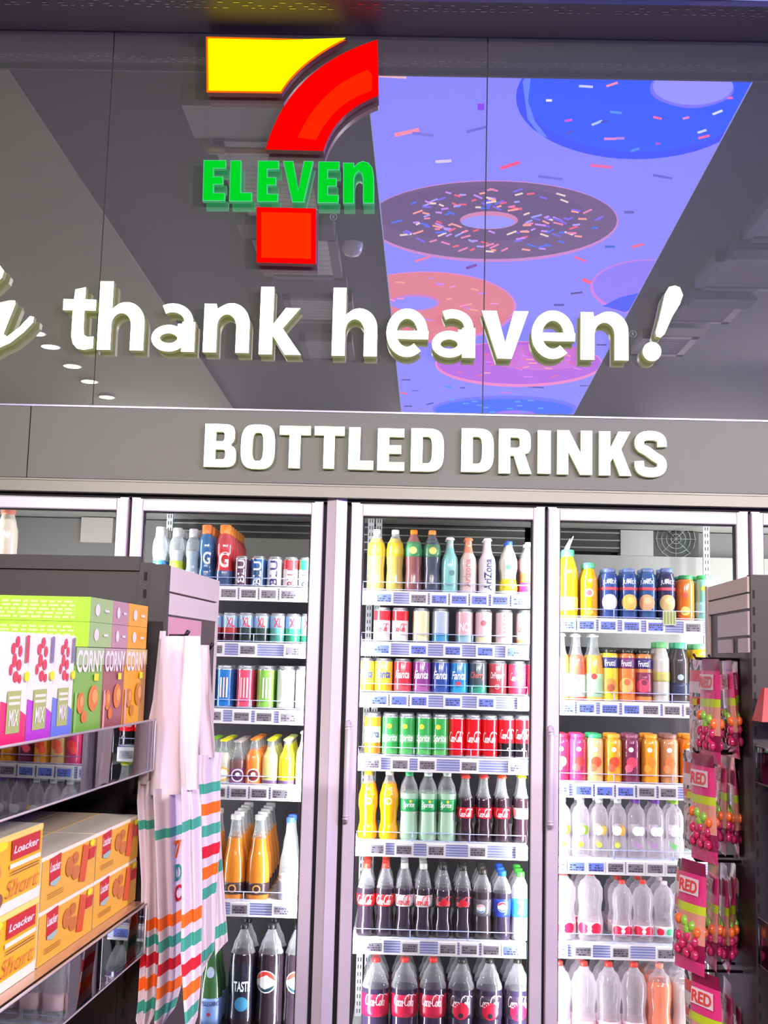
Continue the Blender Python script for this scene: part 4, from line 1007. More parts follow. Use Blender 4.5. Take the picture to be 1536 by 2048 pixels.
row('centre', 2, zc_[2], [
 fan(731, (222, 190, 70), (226, 150, 40), 'yellow fruit soda can', tc=(60, 80, 170)), fan(767, (240, 214, 60), (236, 180, 40), 'yellow fruit soda can', tc=(60, 80, 170)),
 fan(805, (220, 50, 66), (236, 90, 100), 'red fruit soda can'), fan(843, (140, 60, 140), (180, 100, 170), 'purple fruit soda can'),
 fan(881, (46, 74, 160), (60, 90, 170), 'blue fruit soda can'),
 fan(918, (40, 130, 206), (50, 170, 220), 'bright blue exotic soda can', s='Fanta', dot=[(.3, .07, 0, (230, 60, 80))]),
 fan(956, (70, 84, 92), (60, 160, 130), 'grey green soda can with red lettering', s='Cherry', tc=(230, 110, 110)),
 fan(995, (206, 74, 84), (190, 50, 60), 'dark red spiced soda can', s='DrPepper', dot=[(.24, .07, 0, (236, 200, 200)), (.24, .055, 0, (206, 74, 84))]),
 fan(1034, (226, 84, 120), (216, 60, 90), 'cherry pink cola can', s='COLA'), fan(1072, (216, 44, 70), (206, 34, 60), 'cherry red cola can', s='COLA')])
shelf('centre', *XC, zc_[3], 'green and red soda cans in the centre', (743, 800, 854, 938, 1035))
SPR = K('slim', (60, 168, 84), 'green lemon soda can', bands=[(.05, .2, (90, 186, 100)), (.32, .5, (110, 184, 128))], txt=('Sprite', (240, 246, 240), .30, .52, .8), it=True, dot=[(.70, .06, -.2, (240, 200, 60))])
CK = K('slim', (226, 18, 34), 'red cola can with white script', txt=('COLA', WHT, .36, .60, .85), bands=[(.05, .12, (190, 16, 30))])
CZ = K('slim', BLK, 'black and red sugar free cola can', bands=[(.36, .9, (220, 24, 36))], txt=('COLA', WHT, .46, .68, .85), dot=[(.22, .04, .2, (220, 220, 220)), (.22, .025, .2, BLK)])
row('centre', 3, zc_[3], [
 (745, 1425, 16.5, 2, K('slim', (240, 226, 206), 'white and orange soda can', bands=[(.68, .9, (255, 166, 40)), (.05, .3, (250, 120, 40))], txt=('Fanta', (60, 90, 160), .42, .6, .7)))] +
 [(u, 1426 + i*.8, 16.2, 2, SPR) for i, u in enumerate((780, 813, 847, 880))] + [(u, 1429 + i*.8, 16.2, 2, CK) for i, u in enumerate((913, 946, 979))] + [(u, 1431, 16, 2, CZ) for u in (1012, 1045)])
shelf('centre', *XC, zc_[4], 'small soda bottles in the centre', (752, 808, 872, 955, 1050))
FB = lambda cap: K('contour', (252, 176, 10), 'orange soda bottle', cap=cap, fill=.80, dot=[(.56, .055, 0, (255, 236, 190)), (.56, .03, .05, (240, 150, 40))])
SB = lambda cap: K('pet', (170, 206, 178), 'pale green lemon soda bottle', cap=cap, fill=.68, lab=[(.42, .60, (40, 158, 88))], txt=('Sprite', WHT, .46, .56, .6), it=True, dot=[(.57, .02, .2, (245, 220, 60))])
GC = lambda cap, lc=(222, 24, 44), d='glass cola bottle with red crown cap': K('glasscola', (54, 34, 44), d, cap=cap, clear='glass', fill=.66, lab=[(.36, .52, lc)], txt=('COLA', WHT, .38, .5, .8))
row('centre', 4, zc_[4], [
 (735, 1539, 19, 2, FB((255, 176, 20))), (777, 1539, 19, 2, FB((250, 240, 220))), (817, 1541, 18.5, 2, SB((60, 180, 110))), (855, 1542, 18.5, 2, SB((222, 240, 226))), (893, 1542, 18.5, 2, SB((222, 240, 226))),
 (930, 1550, 16.5, 2, GC((224, 66, 56))), (967, 1550, 16.5, 2, GC((224, 60, 56))), (1003, 1550, 16.5, 2, GC((226, 76, 40))), (1043, 1550, 16.5, 2, GC((206, 214, 40), (200, 190, 190), 'glass cola bottle with yellow crown cap'))])
shelf('centre', *XC, zc_[5], 'half litre cola bottles in the centre', (748, 820, 895, 938, 982, 1022), blue=(5,))
def cb(u, cap, lab, tc, d, hw=18, **kw):
    return (u, 1725 + max(0, (u-800))*.04, hw, 3, K('contour', (46, 34, 48), d, cap=cap, fill=.66, lab=[(.42, .58, lab)], txt=('COLA', tc, .44, .57, .9), **kw))
row('centre', 5, zc_[5], [
 cb(731, (240, 70, 50), (226, 26, 40), WHT, 'cola bottle with red cap and label'), cb(769, (240, 64, 50), (226, 26, 40), WHT, 'cola bottle with red cap and label'),
 cb(807, (206, 206, 206), (230, 222, 226), RED, 'light cola bottle with white label'), cb(845, (210, 210, 204), (230, 222, 226), RED, 'light cola bottle with white label'),
 cb(885, (36, 34, 30), (46, 34, 48), (236, 60, 80), 'cola bottle with dark label', dot=[(.5, .05, 0, (206, 24, 44))]), cb(925, (40, 38, 30), (46, 34, 48), (236, 60, 80), 'cola bottle with dark label', dot=[(.5, .05, 0, (206, 24, 44))]),
 (964, 1738, 18.5, 3, K('pet', (60, 48, 56), 'clear shouldered cola bottle with grey label', cap=(60, 56, 50), fill=.68, lab=[(.34, .58, (96, 92, 100))], globe=(.45, .06, -.1, (226, 160, 170), (50, 110, 180)))),
 (1003, 1741, 18.5, 3, K('pet', (54, 44, 66), 'cola bottle with bright blue cap', cap=(30, 110, 240), fill=.68, lab=[(.34, .60, (44, 70, 200))], globe=(.49, .07, 0, (226, 50, 70), (50, 110, 230)))),
 (1040, 1743, 18.5, 3, K('pet', (206, 202, 206), 'clear lemon soda bottle with green cap', cap=(70, 200, 60), fill=.6, clear='water', lab=[(.34, .62, (60, 180, 170))], txt=('7', (250, 250, 240), .38, .60, .3), dot=[(.52, .03, .15, (230, 60, 50))])),
])
shelf('centre', *XC, zc_[6], 'large cola bottles at the bottom centre', ())
BC = K('big', (50, 40, 66), 'large cola bottle with red cap', cap=(232, 50, 50), fill=.66, lab=[(.34, .60, (198, 24, 66))], txt=('COLA', (250, 220, 226), .47, .60, .85))
BZ = K('big', (50, 42, 68), 'large cola bottle with dark label', cap=(40, 40, 34), fill=.66, lab=[(.34, .60, (56, 44, 66))], txt=('COLA', (250, 220, 226), .47, .60, .85), dot=[(.43, .10, 0, (206, 24, 60)), (.38, .03, 0, (44, 36, 50))])
row('centre', 6, zc_[6], [(u, 1914, 26, 3, BC) for u in (749, 807, 864)] + [(u, 1916, 25.5, 3, BZ) for u in (921, 977, 1034)])
# ---- right door
zr = [zs_at(1290, v) for v in (1238, 1404, 1568, 1720, 1889, 2110)]
shelf('right', *XR, zr[0], 'juices on the top right shelf', (1132, 1172, 1215, 1262, 1310, 1385), blue=(0, 1, 2, 3, 4))
def jx(u, c, fr, d): return (u, 1137, 17.5, 2, K('jumex', c, d, cap=(110, 130, 180), name='drink_bottle', lab=[(.56, .62, (226, 80, 96))], txt=('JUMEX', (226, 232, 246), .66, .76, .8), dot=[(.32, .16, 0, fr), (.36, .07, .1, tuple(min(255, q+30) for q in fr))]))
row('right', 0, zr[0], [
 (1135, 1100, 20, 2, K('juice', (248, 214, 30), 'tall yellow squeeze bottle with white nozzle', cap=(90, 190, 150), nozzle=1, lab=[(.1, .3, (255, 240, 150))])),
 (1178, 1126, 17, 2, K('juice', (246, 178, 30), 'orange juice bottle with mint green cap', cap=(90, 200, 150), dot=[(.45, .08, 0, (240, 220, 190)), (.45, .05, 0, (230, 100, 110)), (.12, .07, 0, (250, 210, 80))])),
 jx(1218, (60, 84, 150), (214, 214, 216), 'blue nectar bottle with white fruit'), jx(1257, (60, 86, 146), (232, 176, 80), 'blue nectar bottle with mango'), jx(1295, (60, 96, 150), (232, 166, 120), 'blue nectar bottle with peach'), jx(1333, (60, 60, 92), (206, 180, 120), 'dark indigo nectar bottle'),
 (1371, 1151, 17.5, 2, K('wide', (232, 120, 50), 'orange vegetable juice with green cap', cap=(60, 150, 90), dot=[(.55, .06, 0, (226, 80, 70)), (.2, .1, 0, (240, 220, 110))])),
 (1408, 1151, 17, 2, K('wide', (130, 200, 180), 'mint juice bottle with green cap', cap=(80, 190, 110), lab=[(.1, .4, (150, 220, 220))], dot=[(.7, .06, 0, (232, 224, 60))])),
])
shelf('right', *XR, zr[1], 'glass lemonades on the second right shelf', (1130, 1172, 1218, 1262, 1300, 1343, 1385), blue=(0, 1, 2, 3))
def fr_(u, c, c2, d): return (u, 1297, 16.5, 2, K('wide', c, d, cap=(44, 44, 30), lab=[(.05, .72, c2)], dot=[(.62, .0, 0, c2), (.4, .0, 0, c2)], txt=('Frutti', (236, 236, 250), .70, .80, .6)))
row('right', 1, zr[1], [
 (1122, 1266, 17, 2, K('longneck', (236, 196, 90), 'yellow glass lemonade', cap=(230, 226, 214), clear='glass', fill=.68, lab=[(.05, .4, (240, 240, 236))])),
 (1153, 1267, 17, 2, K('longneck', (228, 110, 84), 'coral glass lemonade', cap=(230, 226, 220), clear='glass', fill=.68, lab=[(.05, .38, (246, 236, 232))], dot=[(.3, .04, 0, (236, 130, 120))])),
 (1188, 1268, 18, 2, K('longneck', (240, 176, 80), 'amber glass lemonade with mint label', cap=(230, 226, 220), clear='glass', fill=.68, lab=[(.05, .40, (176, 216, 180))], dot=[(.36, .045, 0, (220, 60, 60))])),
 (1220, 1296, 16.5, 2, K('wide', (226, 200, 60), 'yellow fruit drink with navy band', cap=(40, 40, 34), lab=[(.62, .82, (52, 56, 120))], txt=('Frutti', (236, 236, 250), .66, .77, .6), dot=[(.3, .13, 0, (220, 140, 60)), (.25, .07, .1, (170, 90, 60))])),
 (1254, 1297, 16.5, 2, K('wide', (240, 130, 70), 'orange fruit drink with navy band', cap=(40, 40, 34), lab=[(.62, .82, (110, 56, 110))], txt=('Frutti', (236, 236, 250), .66, .77, .6), dot=[(.3, .14, 0, (246, 176, 100)), (.36, .06, .1, (240, 110, 70))])),
 (1287, 1298, 16.5, 2, K('wide', (210, 140, 80), 'brown fruit drink with navy band', cap=(40, 40, 34), lab=[(.62, .82, (60, 50, 110)), (.1, .55, (130, 56, 84))], txt=('Frutti', (236, 236, 250), .66, .77, .6), dot=[(.3, .13, 0, (206, 70, 100)), (.36, .05, .1, (120, 40, 80))])),
 (1322, 1284, 17, 2, K('juice', (206, 200, 194), 'cloudy drink with pale label and green cap', cap=(110, 190, 120), lab=[(.34, .5, (190, 180, 100))])),
 (1359, 1285, 18, 2, K('juice', (76, 70, 74), 'dark bottle with mint cap', cap=(90, 190, 150), lab=[(.12, .32, (52, 58, 90))], dot=[(.42, .05, .1, (170, 190, 200))])),
 (1398, 1288, 17, 2, K('wide', (246, 186, 20), 'yellow juice carton shaped bottle', cap=(110, 190, 130), bands=[(.3, .5, (110, 120, 40))])),
])
shelf('right', *XR, zr[2], 'smoothies on the third right shelf', (1118, 1166, 1208, 1250, 1292, 1335), blue=(0, 1, 2, 3))
def smo(u, c, cap, fr, d): return (u, 1466 + (u-1120)*.01, 17, 2, K('wide', c, d, cap=cap, dot=[(.68, .05, 0, (245, 236, 236)), (.42, .11, .1, fr), (.3, .08, -.25, tuple(min(255, q+25) for q in fr))]))
row('right', 2, zr[2], [smo(1121, (190, 40, 76), (220, 44, 70), (236, 120, 110), 'crimson smoothie'), smo(1155, (196, 60, 110), (226, 60, 120), (236, 60, 60), 'pink smoothie'),
 smo(1189, (226, 190, 130), (60, 190, 120), (236, 90, 60), 'pale yellow smoothie with green cap'), smo(1226, (240, 160, 40), (250, 166, 50), (236, 70, 40), 'orange smoothie with strawberry'), smo(1262, (120, 50, 80), (150, 80, 110), (226, 60, 90), 'plum smoothie'),
 smo(1300, (232, 150, 40), (246, 156, 40), (216, 130, 30), 'mango smoothie'), smo(1339, (196, 140, 96), (150, 100, 90), (226, 120, 70), 'tan smoothie with brown cap'), smo(1378, (244, 130, 20), (240, 150, 30), (246, 150, 40), 'bright orange smoothie')])
shelf('right', *XR, zr[3], 'flavoured waters on the fourth right shelf', (1115, 1152, 1191, 1230, 1270, 1309, 1348), blue=(1, 2))
def wt(u, cap, lc, dc, d): return (u, 1593 + (u-1120)*.02, 17.5, 2, K('water', None, d, cap=cap, clear='water', dot=[(.46, .08, .45, lc), (.46, .08, -.05, (246, 246, 246)), (.22, .045, 0, dc)]))
row('right', 3, zr[3], [wt(1124, (236, 236, 236), (170, 216, 50), (180, 216, 60), 'flavoured water with lime label'), wt(1161, (236, 236, 236), (176, 216, 60), (190, 206, 60), 'flavoured water with lime label'),
 wt(1198, (236, 236, 236), (236, 196, 70), (220, 214, 80), 'flavoured water with amber label'), wt(1235, (236, 236, 236), (240, 176, 40), (220, 214, 80), 'flavoured water with amber label'),
 wt(1273, (130, 76, 176), (226, 220, 236), (190, 150, 206), 'flavoured water with violet cap'), wt(1311, (130, 76, 176), (226, 220, 236), (190, 150, 206), 'flavoured water with violet cap'), wt(1349, (160, 216, 60), (180, 236, 200), (130, 220, 130), 'flavoured water with lime cap')])
shelf('right', *XR, zr[4], 'pink tinted waters on the fifth right shelf', (1115, 1165, 1240, 1330))
def w2(u, vt, hw, d, lc=(222, 30, 70)): return (u, vt, hw, 3, K('waterbig', None, d, cap=(232, 60, 50), clear='water', lab=[(.10, .28, (236, 214, 220))], dot=[(.19, .085, .55, lc), (.19, .085, -.55, lc), (.19, .035, 0, (250, 240, 240))]))
row('right', 4, zr[4], [w2(1126, 1742, 24.3, 'wide water bottle with red cap'), w2(1180, 1742, 24.3, 'wide water bottle with red cap'), w2(1244, 1760, 20, 'slender water bottle with red cap'), w2(1286, 1760, 20, 'slender water bottle with red cap'),
 (1328, 1762, 20, 3, K('waterbig', None, 'slender pale capped water bottle', cap=(236, 220, 220), clear='water', lab=[(.10, .28, (226, 222, 226))], dot=[(.19, .06, .5, (60, 170, 110)), (.19, .06, -.4, (222, 30, 70))])), 
 (1368, 1762, 20, 2, K('waterbig', (170, 206, 200), 'slender mint tinted water bottle', cap=(236, 240, 240), clear='water', fill=.6))])
shelf('right', *XR, zr[5], 'large water bottles at the bottom right', ())
BW = K('waterbig', None, 'large clear water bottle with red cap', cap=(236, 60, 50), clear='water', lab=[(.14, .34, (226, 190, 200))])
row('right', 5, zr[5], [(u, 1921 + i, 24.3, 3, BW) for i, u in enumerate((1117, 1167, 1217, 1268))] + [
 (1319, 1926, 24, 3, K('waterbig', (236, 130, 100), 'large coral tinted bottle', cap=(246, 150, 130), clear='water', fill=.8)), (1369, 1930, 24, 3, K('waterbig', (226, 214, 214), 'large cloudy white bottle', cap=(236, 230, 230), clear='water', fill=.8))])
# tall cream bottle in the leftmost cooler door, seen over the gondola
row('leftmost', 0, at(0, 1185, YR).z, [(8, 1011, 22, 1, K('juice', (226, 216, 196), 'tall cream bottle with salmon cap above the gondola', cap=(246, 140, 116)))])
slab_z = at(0, 1185, YR).z
sh = shelf('leftmost', -1.64, -0.99, slab_z, 'tall cream bottle behind the gondola', ())
finish_labels()
for e in entries:
    if e[0] == 'leftmost': e[5]['label'] = 'tall cream bottle with salmon cap, top left, just above the gondola back panel'; e[5]['group'] = 'bottles in the leftmost cooler door'
# slogan cards hung on the guard rails
for (u0, v0, u1, v1, lab) in ((400, 1203, 420, 1226, 'small cream card with green figures hanging at the left of the energy cans'), (1326, 1222, 1352, 1250, 'small cream card with green figures clipped to the top right shelf')):
    a = at(u0, v1, YR - .02); b_ = at(u1, v0, YR - .02)
    t = thing('price_card', lab, 'price card', ((a.x+b_.x)/2, YR - .02, a.z))
    part(MB().box(a.x, b_.x, YR - .021, YR - .019, a.z, b_.z), 'card', ink((214, 216, 190)), t)
    m = MB(); flat_type(m, lambda x, y: (a.x + .003 + x*(b_.x-a.x-.006), YR-.0215, a.z + .004 + y*(b_.z-a.z-.008)), 'IIII', weight=.03)
    part(m, 'card_lettering', ink((150, 170, 70)), t)
# ------------------------------------------------------------------ left gondola with snack boxes
GA = math.atan((960 - 808) / F)          # the gondola runs slightly askew to the cooler wall
TG = Matrix.Rotation(-GA, 4, 'Z')
def G(x, y, z): return TG @ Vector((x, y, z))
XF = -0.55; YE = 2.075
gon = thing('shelf_gondola', 'black shelf gondola at left with two acrylic fronted shelves of snack boxes', 'gondola', (0, 0, 0))
def gp(mb, n, m): mb.T = TG; return mb.build(n, m, gon)
m = MB(); m.box(-1.5, -0.622, YE, YE + .02, 0, 1.726); m.box(-1.5, -.622, YE - .006, YE, 1.70, 1.726)
gp(m, 'divider_panel', BLACK_METAL)
m = MB(); m.box(-0.622, -0.598, YE - .004, YE + .02, 0, 1.715, 0); z = 0.05
while z < 1.70: m.box(-.613, -.607, YE - .0046, YE - .004, z, z + .016, 1); z += .032
gp(m, 'slotted_upright', [BLACK_METAL, mat('slot_shadow_black', (14, 12, 14), .8)])
m = MB(); m.box(-0.598, -0.570, YE - .012, YE + .02, 0, 1.712); gp(m, 'corner_post', BLACK_METAL)
m = MB(); m.box(-.62, -.5705, YE + .02, 2.50, 0, 1.34, 1)
for i, (z0, z1) in enumerate(((1.665, 1.712), (1.622, 1.661))):
    m.box(-.60, -.570, YE + .0205, 2.49, z0, z1, 0)
m.box(-.60, -.5725, YE + .0205, 2.49, 1.34, 1.622, 1)
gp(m, 'side_panel', [TAUPE_METAL, BLACK_METAL])
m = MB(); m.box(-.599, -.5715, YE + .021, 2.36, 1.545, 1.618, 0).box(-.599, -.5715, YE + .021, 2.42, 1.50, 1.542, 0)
gp(m, 'side_insert', mat('pink_reflection_tint', (222, 150, 166), .35))  # pink reflection painted into the slat colour
gp(MB().box(-.63, -.571, 2.49, 2.51, 0, 1.712), 'end_post', TAUPE_METAL)
for z0, z1, zsurf, nm in ((1.352, 1.437, 1.425, 'upper'), (1.050, 1.130, 1.128, 'lower')):
    gp(MB().box(-1.0, XF - .012, 0.25, 2.0, zsurf - .018, zsurf - .001).box(-1.0, XF-.012, .25, 2.0, zsurf-.05, zsurf-.018), 'shelf_board', BLACK_METAL)
    gp(MB().box(XF - .003, XF, 0.25, 1.97, z0, z1), 'acrylic_front', ACRYLIC)
    gp(MB().box(XF - .010, XF - .006, .25, 1.96, z0 + .004, z1 - .008), 'price_channel', mat('smoky_mirror_strip', (96, 92, 104), .12, metal=.85))
    gp(MB().tube([(XF, .25, z1), (XF, 1.97, z1)], .0022, 6).tube([(XF, .25, z0), (XF, 1.97, z0)], .0018, 6).tube([(XF, 1.97, z0), (XF, 1.97, z1)], .0018, 6), 'acrylic_edge', ACRYLIC_EDGE)
gp(MB().box(XF - .30, XF - .012, 0.25, 2.0, 1.10, 1.1275), 'shelf_lip', mat('warm_reflective_lip', (206, 170, 150), .25, metal=.5))
gp(MB().box(-1.0, XF - .012, 0.25, YE-.015, .62, .66), 'shelf_board', BLACK_METAL)
gp(MB().box(-1.02, -.99, .2, YE, 0, 1.726), 'back_panel', BLACK_METAL)

CARD = {}
def gbox(name, label, x1, y0, y1, z0, z1, depth, faces, group, parts=()):
    """carton whose printed front looks towards +x (the aisle); origin at its front base corner"""
    t = thing(name, label, 'box', G(x1, y0, z0), -GA, group)
    w, h, d = y1-y0, z1-z0, depth
    m = MB(); g = .0008
    m.add([(0,g,0),(0,w-g,0),(-d,w-g,0),(-d,g,0),(0,g,h),(0,w-g,h),(-d,w-g,h),(-d,g,h)], [(0,1,5,4)], 0)
    m.add([(0,g,h),(0,w-g,h),(-d,w-g,h),(-d,g,h)], [(0,1,2,3)], 1)
    m.add([(0,g,0),(0,g,h),(-d,g,h),(-d,g,0)], [(0,1,2,3)], 2)
    m.add([(0,w-g,0),(-d,w-g,0),(-d,w-g,h),(0,w-g,h),(-d,g,0),(-d,g,h),(0,g,0)], [(0,1,2,3),(1,4,5,2),(0,6,4,1)], 2)
    m.build('carton', [ink(faces[0], .35), ink(faces[1], .35), ink(faces[2], .35)], t)
    front = lambda a, b_, k=0: (.0006 + .0004*k, w*a, h*b_)
    PM = MB(); ms = []; k = 0
    def pm(c):
        q = ink(c, .4)
        if q not in ms: ms.append(q)
        return ms.index(q)
    for pt in parts:
        kind = pt[0]; k += 1
        if kind == 'rect' and pt[-1] != 'price_sticker': _, a0, a1, b0, b1, c, nm = pt; PM.add([front(a0,b0,k), front(a1,b0,k), front(a1,b1,k), front(a0,b1,k)], [(0,1,2,3)], pm(c))
        elif kind == 'rect': _, a0, a1, b0, b1, c, nm = pt; MB().add([front(a0,b0,k), front(a1,b0,k), front(a1,b1,k), front(a0,b1,k)], [(0,1,2,3)]).build('price_sticker', ink(c, .4), t)
        elif kind == 'poly': _, pts, c, nm = pt; PM.add([front(a, b_, k) for a, b_ in pts], [tuple(range(len(pts)))], pm(c))
        elif kind == 'ell':
            _, lst, c, nm = pt; q_ = MB() if nm == 'price_sticker' else PM; mi_ = 0 if nm == 'price_sticker' else pm(c)
            for a, b_, ra, rb in lst: q_.add([front(a+ra*math.cos(q*.3927), b_+rb*math.sin(q*.3927), k) for q in range(16)], [tuple(range(16))], mi_)
            if q_ is not PM: q_.build('price_sticker', ink(c, .4), t)
        elif kind == 'bars':
            _, a0, a1, b0, b1, n_, c = pt
            for r_ in range(n_): zz = b0 + (b1-b0)*r_/n_; PM.add([front(a0,zz,k), front(a1,zz,k), front(a1,zz+(b1-b0)/n_*.5,k), front(a0,zz+(b1-b0)/n_*.5,k)], [(0,1,2,3)], pm(c))
        elif kind == 'near':
            _, a0, a1, b0, b1, n_, c = pt; rnd = random.Random(int(a0*100))
            for r_ in range(n_):
                zz = h*(b0 + (b1-b0)*r_/n_); xx = a0
                while xx < a1: ww = rnd.uniform(.015, .05); PM.add([(-d+d*xx, g-.0006, zz), (-d+d*min(xx+ww, a1), g-.0006, zz), (-d+d*min(xx+ww, a1), g-.0006, zz+h*(b1-b0)/n_*.55), (-d+d*xx, g-.0006, zz+h*(b1-b0)/n_*.55)], [(0,1,2,3)], pm(c)); xx += ww + .012
        elif kind == 'txt': _, s_, a0, a1, b0, b1, c, wt_, sh_ = pt; mm_ = MB(); flat_type(mm_, lambda x, y: front(a0+(a1-a0)*x, b0+(b1-b0)*y, k), s_, weight=wt_, shear=sh_); mm_.build('lettering', ink(c, .4), t)
    if PM.f: PM.build('printed_front', ms, t)
    return t
XB = -0.582
# bottom row of the upper shelf: three fruit bar cartons, three oat bar cartons
for i, (y0, y1, base, nm) in enumerate(((1.385, 1.468, (238, 40, 110), 'pink'), (1.470, 1.558, (190, 60, 200), 'purple'), (1.560, 1.640, (110, 130, 220), 'blue'))):
    gbox('snack_box', 'upright white berry bar carton with a %s foot on the upper shelf' % nm, XB, y0, y1, 1.425, 1.572, .2, ((252, 240, 240), (252, 246, 244), (250, 240, 236)), 'berry bar cartons', (
        ('poly', [(0, 0), (1, 0), (1, .28), (.6, .36), (0, .42)], base, 'colour_foot'),
        ('ell', [(.35, .86, .08, .05), (.5, .92, .08, .05), (.62, .84, .07, .05), (.42, .76, .08, .06), (.6, .72, .09, .05), (.3, .68, .06, .05), (.5, .62, .1, .05), (.66, .6, .06, .04)], (224, 60, 84), 'berry_picture'),
        ('rect', .22, .74, .14, .50, (176, 186, 110), 'name_panel'),
        ('bars', .27, .70, .38, .48, 2, (236, 236, 206)), ('txt', 'MIX', .3, .66, .2, .34, (246, 244, 226), .02, 0),
        ('rect', .80, .92, .74, .98, (206, 70, 90) if i == 0 else (130, 120, 160), 'side_tab'),
        ('ell', [(.88, .62, .1, .045)], (240, 236, 20), 'price_sticker')))
for i, (y0, y1, c, nm) in enumerate(((1.644, 1.772, (122, 182, 70), 'green'), (1.774, 1.882, (160, 92, 96), 'dusky red'), (1.884, 2.008, (244, 170, 20), 'amber'))):
    gbox('snack_box', 'upright %s oat bar carton with curly white lettering on the upper shelf' % nm, XB, y0, y1, 1.425, 1.556, .2, (c, (236, 214, 180), c), 'oat bar cartons', (
        ('rect', 0, 1, .80, 1, tuple(min(255, int(q*.5+110)) for q in c), 'header_band'),
        ('txt', 'CORNY', .03, .97, .72, .97, (252, 236, 226), .03, 0),
        ('ell', [(.22, .38, .12, .12), (.66, .42, .18, .15), (.36, .22, .1, .07)], (226, 124, 50) if i < 2 else (206, 130, 40), 'biscuit_picture'),
        ('ell', [(.7, .44, .1, .08), (.24, .4, .06, .06)], (240, 166, 90), 'biscuit_highlight'),
        ('rect', 0, .08, 0, .5, (236, 170, 160) if i else (140, 200, 90), 'edge_stripe'),
        ('rect', .62, .78, .62, .70, (244, 236, 30), 'price_sticker')))
for lay in range(2):
    z0 = 1.557 + lay*.0375
    for i, (y0, y1, c, nm) in enumerate(((1.690, 1.800, (160, 192, 120), 'green'), (1.802, 1.884, (190, 140, 150), 'dusty pink'), (1.886, 1.995, (244, 168, 20), 'amber'))):
        side = (140, 196, 40) if i == 0 else c
        gbox('snack_box', '%s oat bar carton lying flat on the upright ones, %s layer' % (nm, ('lower', 'upper')[lay]), XB + .002, y0, y1, z0, z0 + .037, .33, (c, (200, 216, 150) if i == 0 else c, side), 'oat bar cartons lying flat', (
            ('ell', [(.3, .5, .1, .25)], (236, 226, 220), 'round_mark'), ('rect', .6, .8, .45, .55, (236, 230, 226), 'name_line')) + ((
            ('near', .55, .93, .12, .9, 5, (200, 222, 130)), ('near', .40, .44, .2, .9, 2, (244, 230, 120)), ('near', .03, .34, .15, .9, 3, (196, 220, 120))) if i == 0 else ()))
# lower shelf: biscuit cartons
def wafer(y0, y1, z0, z1, label, big=False, back=False, x1=XB):
    if back:
        return gbox('biscuit_box', label, x1, y0, y1, z0, z1, .068, ((240, 184, 70), (226, 206, 176), (226, 206, 176)), 'stacked biscuit cartons', ())
    cream = (250, 238, 214)
    if big: pts = (
        ('poly', [(0, 0), (.8, 0), (1, .18), (1, .92), (.9, 1), (0, 1)], (250, 186, 40), 'printed_front'), ('rect', 0, 1, 0, .14, cream, 'foot_band'),
        ('poly', [(0, .92), (1, .92), (1, 1), (0, 1)], (250, 226, 120), 'head_band'),
        ('ell', [(.25, .55, .25, .3), (.05, .3, .15, .2)], (222, 140, 60), 'biscuit_picture'), ('ell', [(.25, .58, .18, .22)], (240, 176, 90), 'biscuit_top'), ('ell', [(.45, .2, .08, .12)], (140, 90, 60), 'nut_picture'),
        ('rect', .60, .95, .66, .92, (206, 24, 40), 'red_badge'), ('txt', 'Loacker', .62, .93, .74, .84, (250, 240, 236), .02, .2), ('rect', .58, .96, .56, .62, cream, 'caption_band'),
        ('bars', .6, .94, .47, .54, 2, (150, 96, 40)), ('txt', 'Short', .55, .95, .2, .42, (226, 130, 50), .0, .3), ('ell', [(.45, .9, .08, .06)], (244, 236, 20), 'price_sticker'))
    else: pts = (
        ('rect', 0, 1, 0, .93, (240, 176, 60), 'printed_front'),
        ('poly', [(.12, .92), (.32, .96), (.32, .45), (.24, .36), (.13, .42)], (206, 24, 40), 'red_badge'), ('txt', 'Loacker', .13, .31, .66, .84, (250, 240, 236), .02, .2),
        ('poly', [(.14, .48), (.31, .52), (.31, .45), (.24, .36), (.14, .42)], (160, 190, 180), 'badge_scene'),
        ('ell', [(.48, .6, .08, .2), (.6, .42, .08, .14), (.58, .72, .06, .12)], (206, 116, 50), 'biscuit_picture'), ('poly', [(.66, .2), (.78, .14), (.84, .84), (.72, .92)], (222, 84, 40), 'wafer_picture'),
        ('poly', [(.82, .55), (.95, .55), (.97, .78), (.84, .78)], (206, 30, 40), 'wrapper_picture'), ('bars', .1, .36, .18, .3, 3, (176, 120, 40)), ('ell', [(.88, .88, .045, .07)], (244, 236, 20), 'price_sticker'))
    return gbox('biscuit_box', label, x1, y0, y1, z0, z1, .10 if big else .068, (cream, (244, 232, 212), (246, 226, 190)), 'biscuit cartons', pts)
for lay in range(2):
    w_ = ('lower', 'upper')[lay]
    wafer(1.285, 1.553, 1.128 + lay*.096, 1.223 + lay*.096, 'big yellow biscuit carton with a round biscuit, %s of two at the left edge' % w_, big=True)
    wafer(1.560, 1.782, 1.128 + lay*.072, 1.199 + lay*.072, 'small orange biscuit carton beside the big ones, %s layer' % w_)
    wafer(1.785, 2.010, 1.128 + lay*.072, 1.199 + lay*.072, 'small orange biscuit carton nearest the striped bags, %s layer' % w_)
for r_ in range(3):
    for i, (y0, y1) in enumerate(((1.560, 1.782), (1.785, 2.010))):
        x = XB - .070*(r_+1)
        for lay in range(2):
            wafer(y0, y1, 1.128 + lay*.072, 1.199 + lay*.072, '%s biscuit carton back from the shelf edge, %s layer, %s stack' % (('second', 'third', 'fourth')[r_], ('lower', 'upper')[lay], ('near', 'far')[i]), back=True, x1=x)
m = thing('chocolate_bag', 'red and gold chocolate box corner at the bottom below the lower shelf', 'box', G(-.66, 1.62, .66), -GA)
MB().box(-.18, .0, 0, .30, 0, .19, 0).build('carton', ink((196, 24, 30)), m)
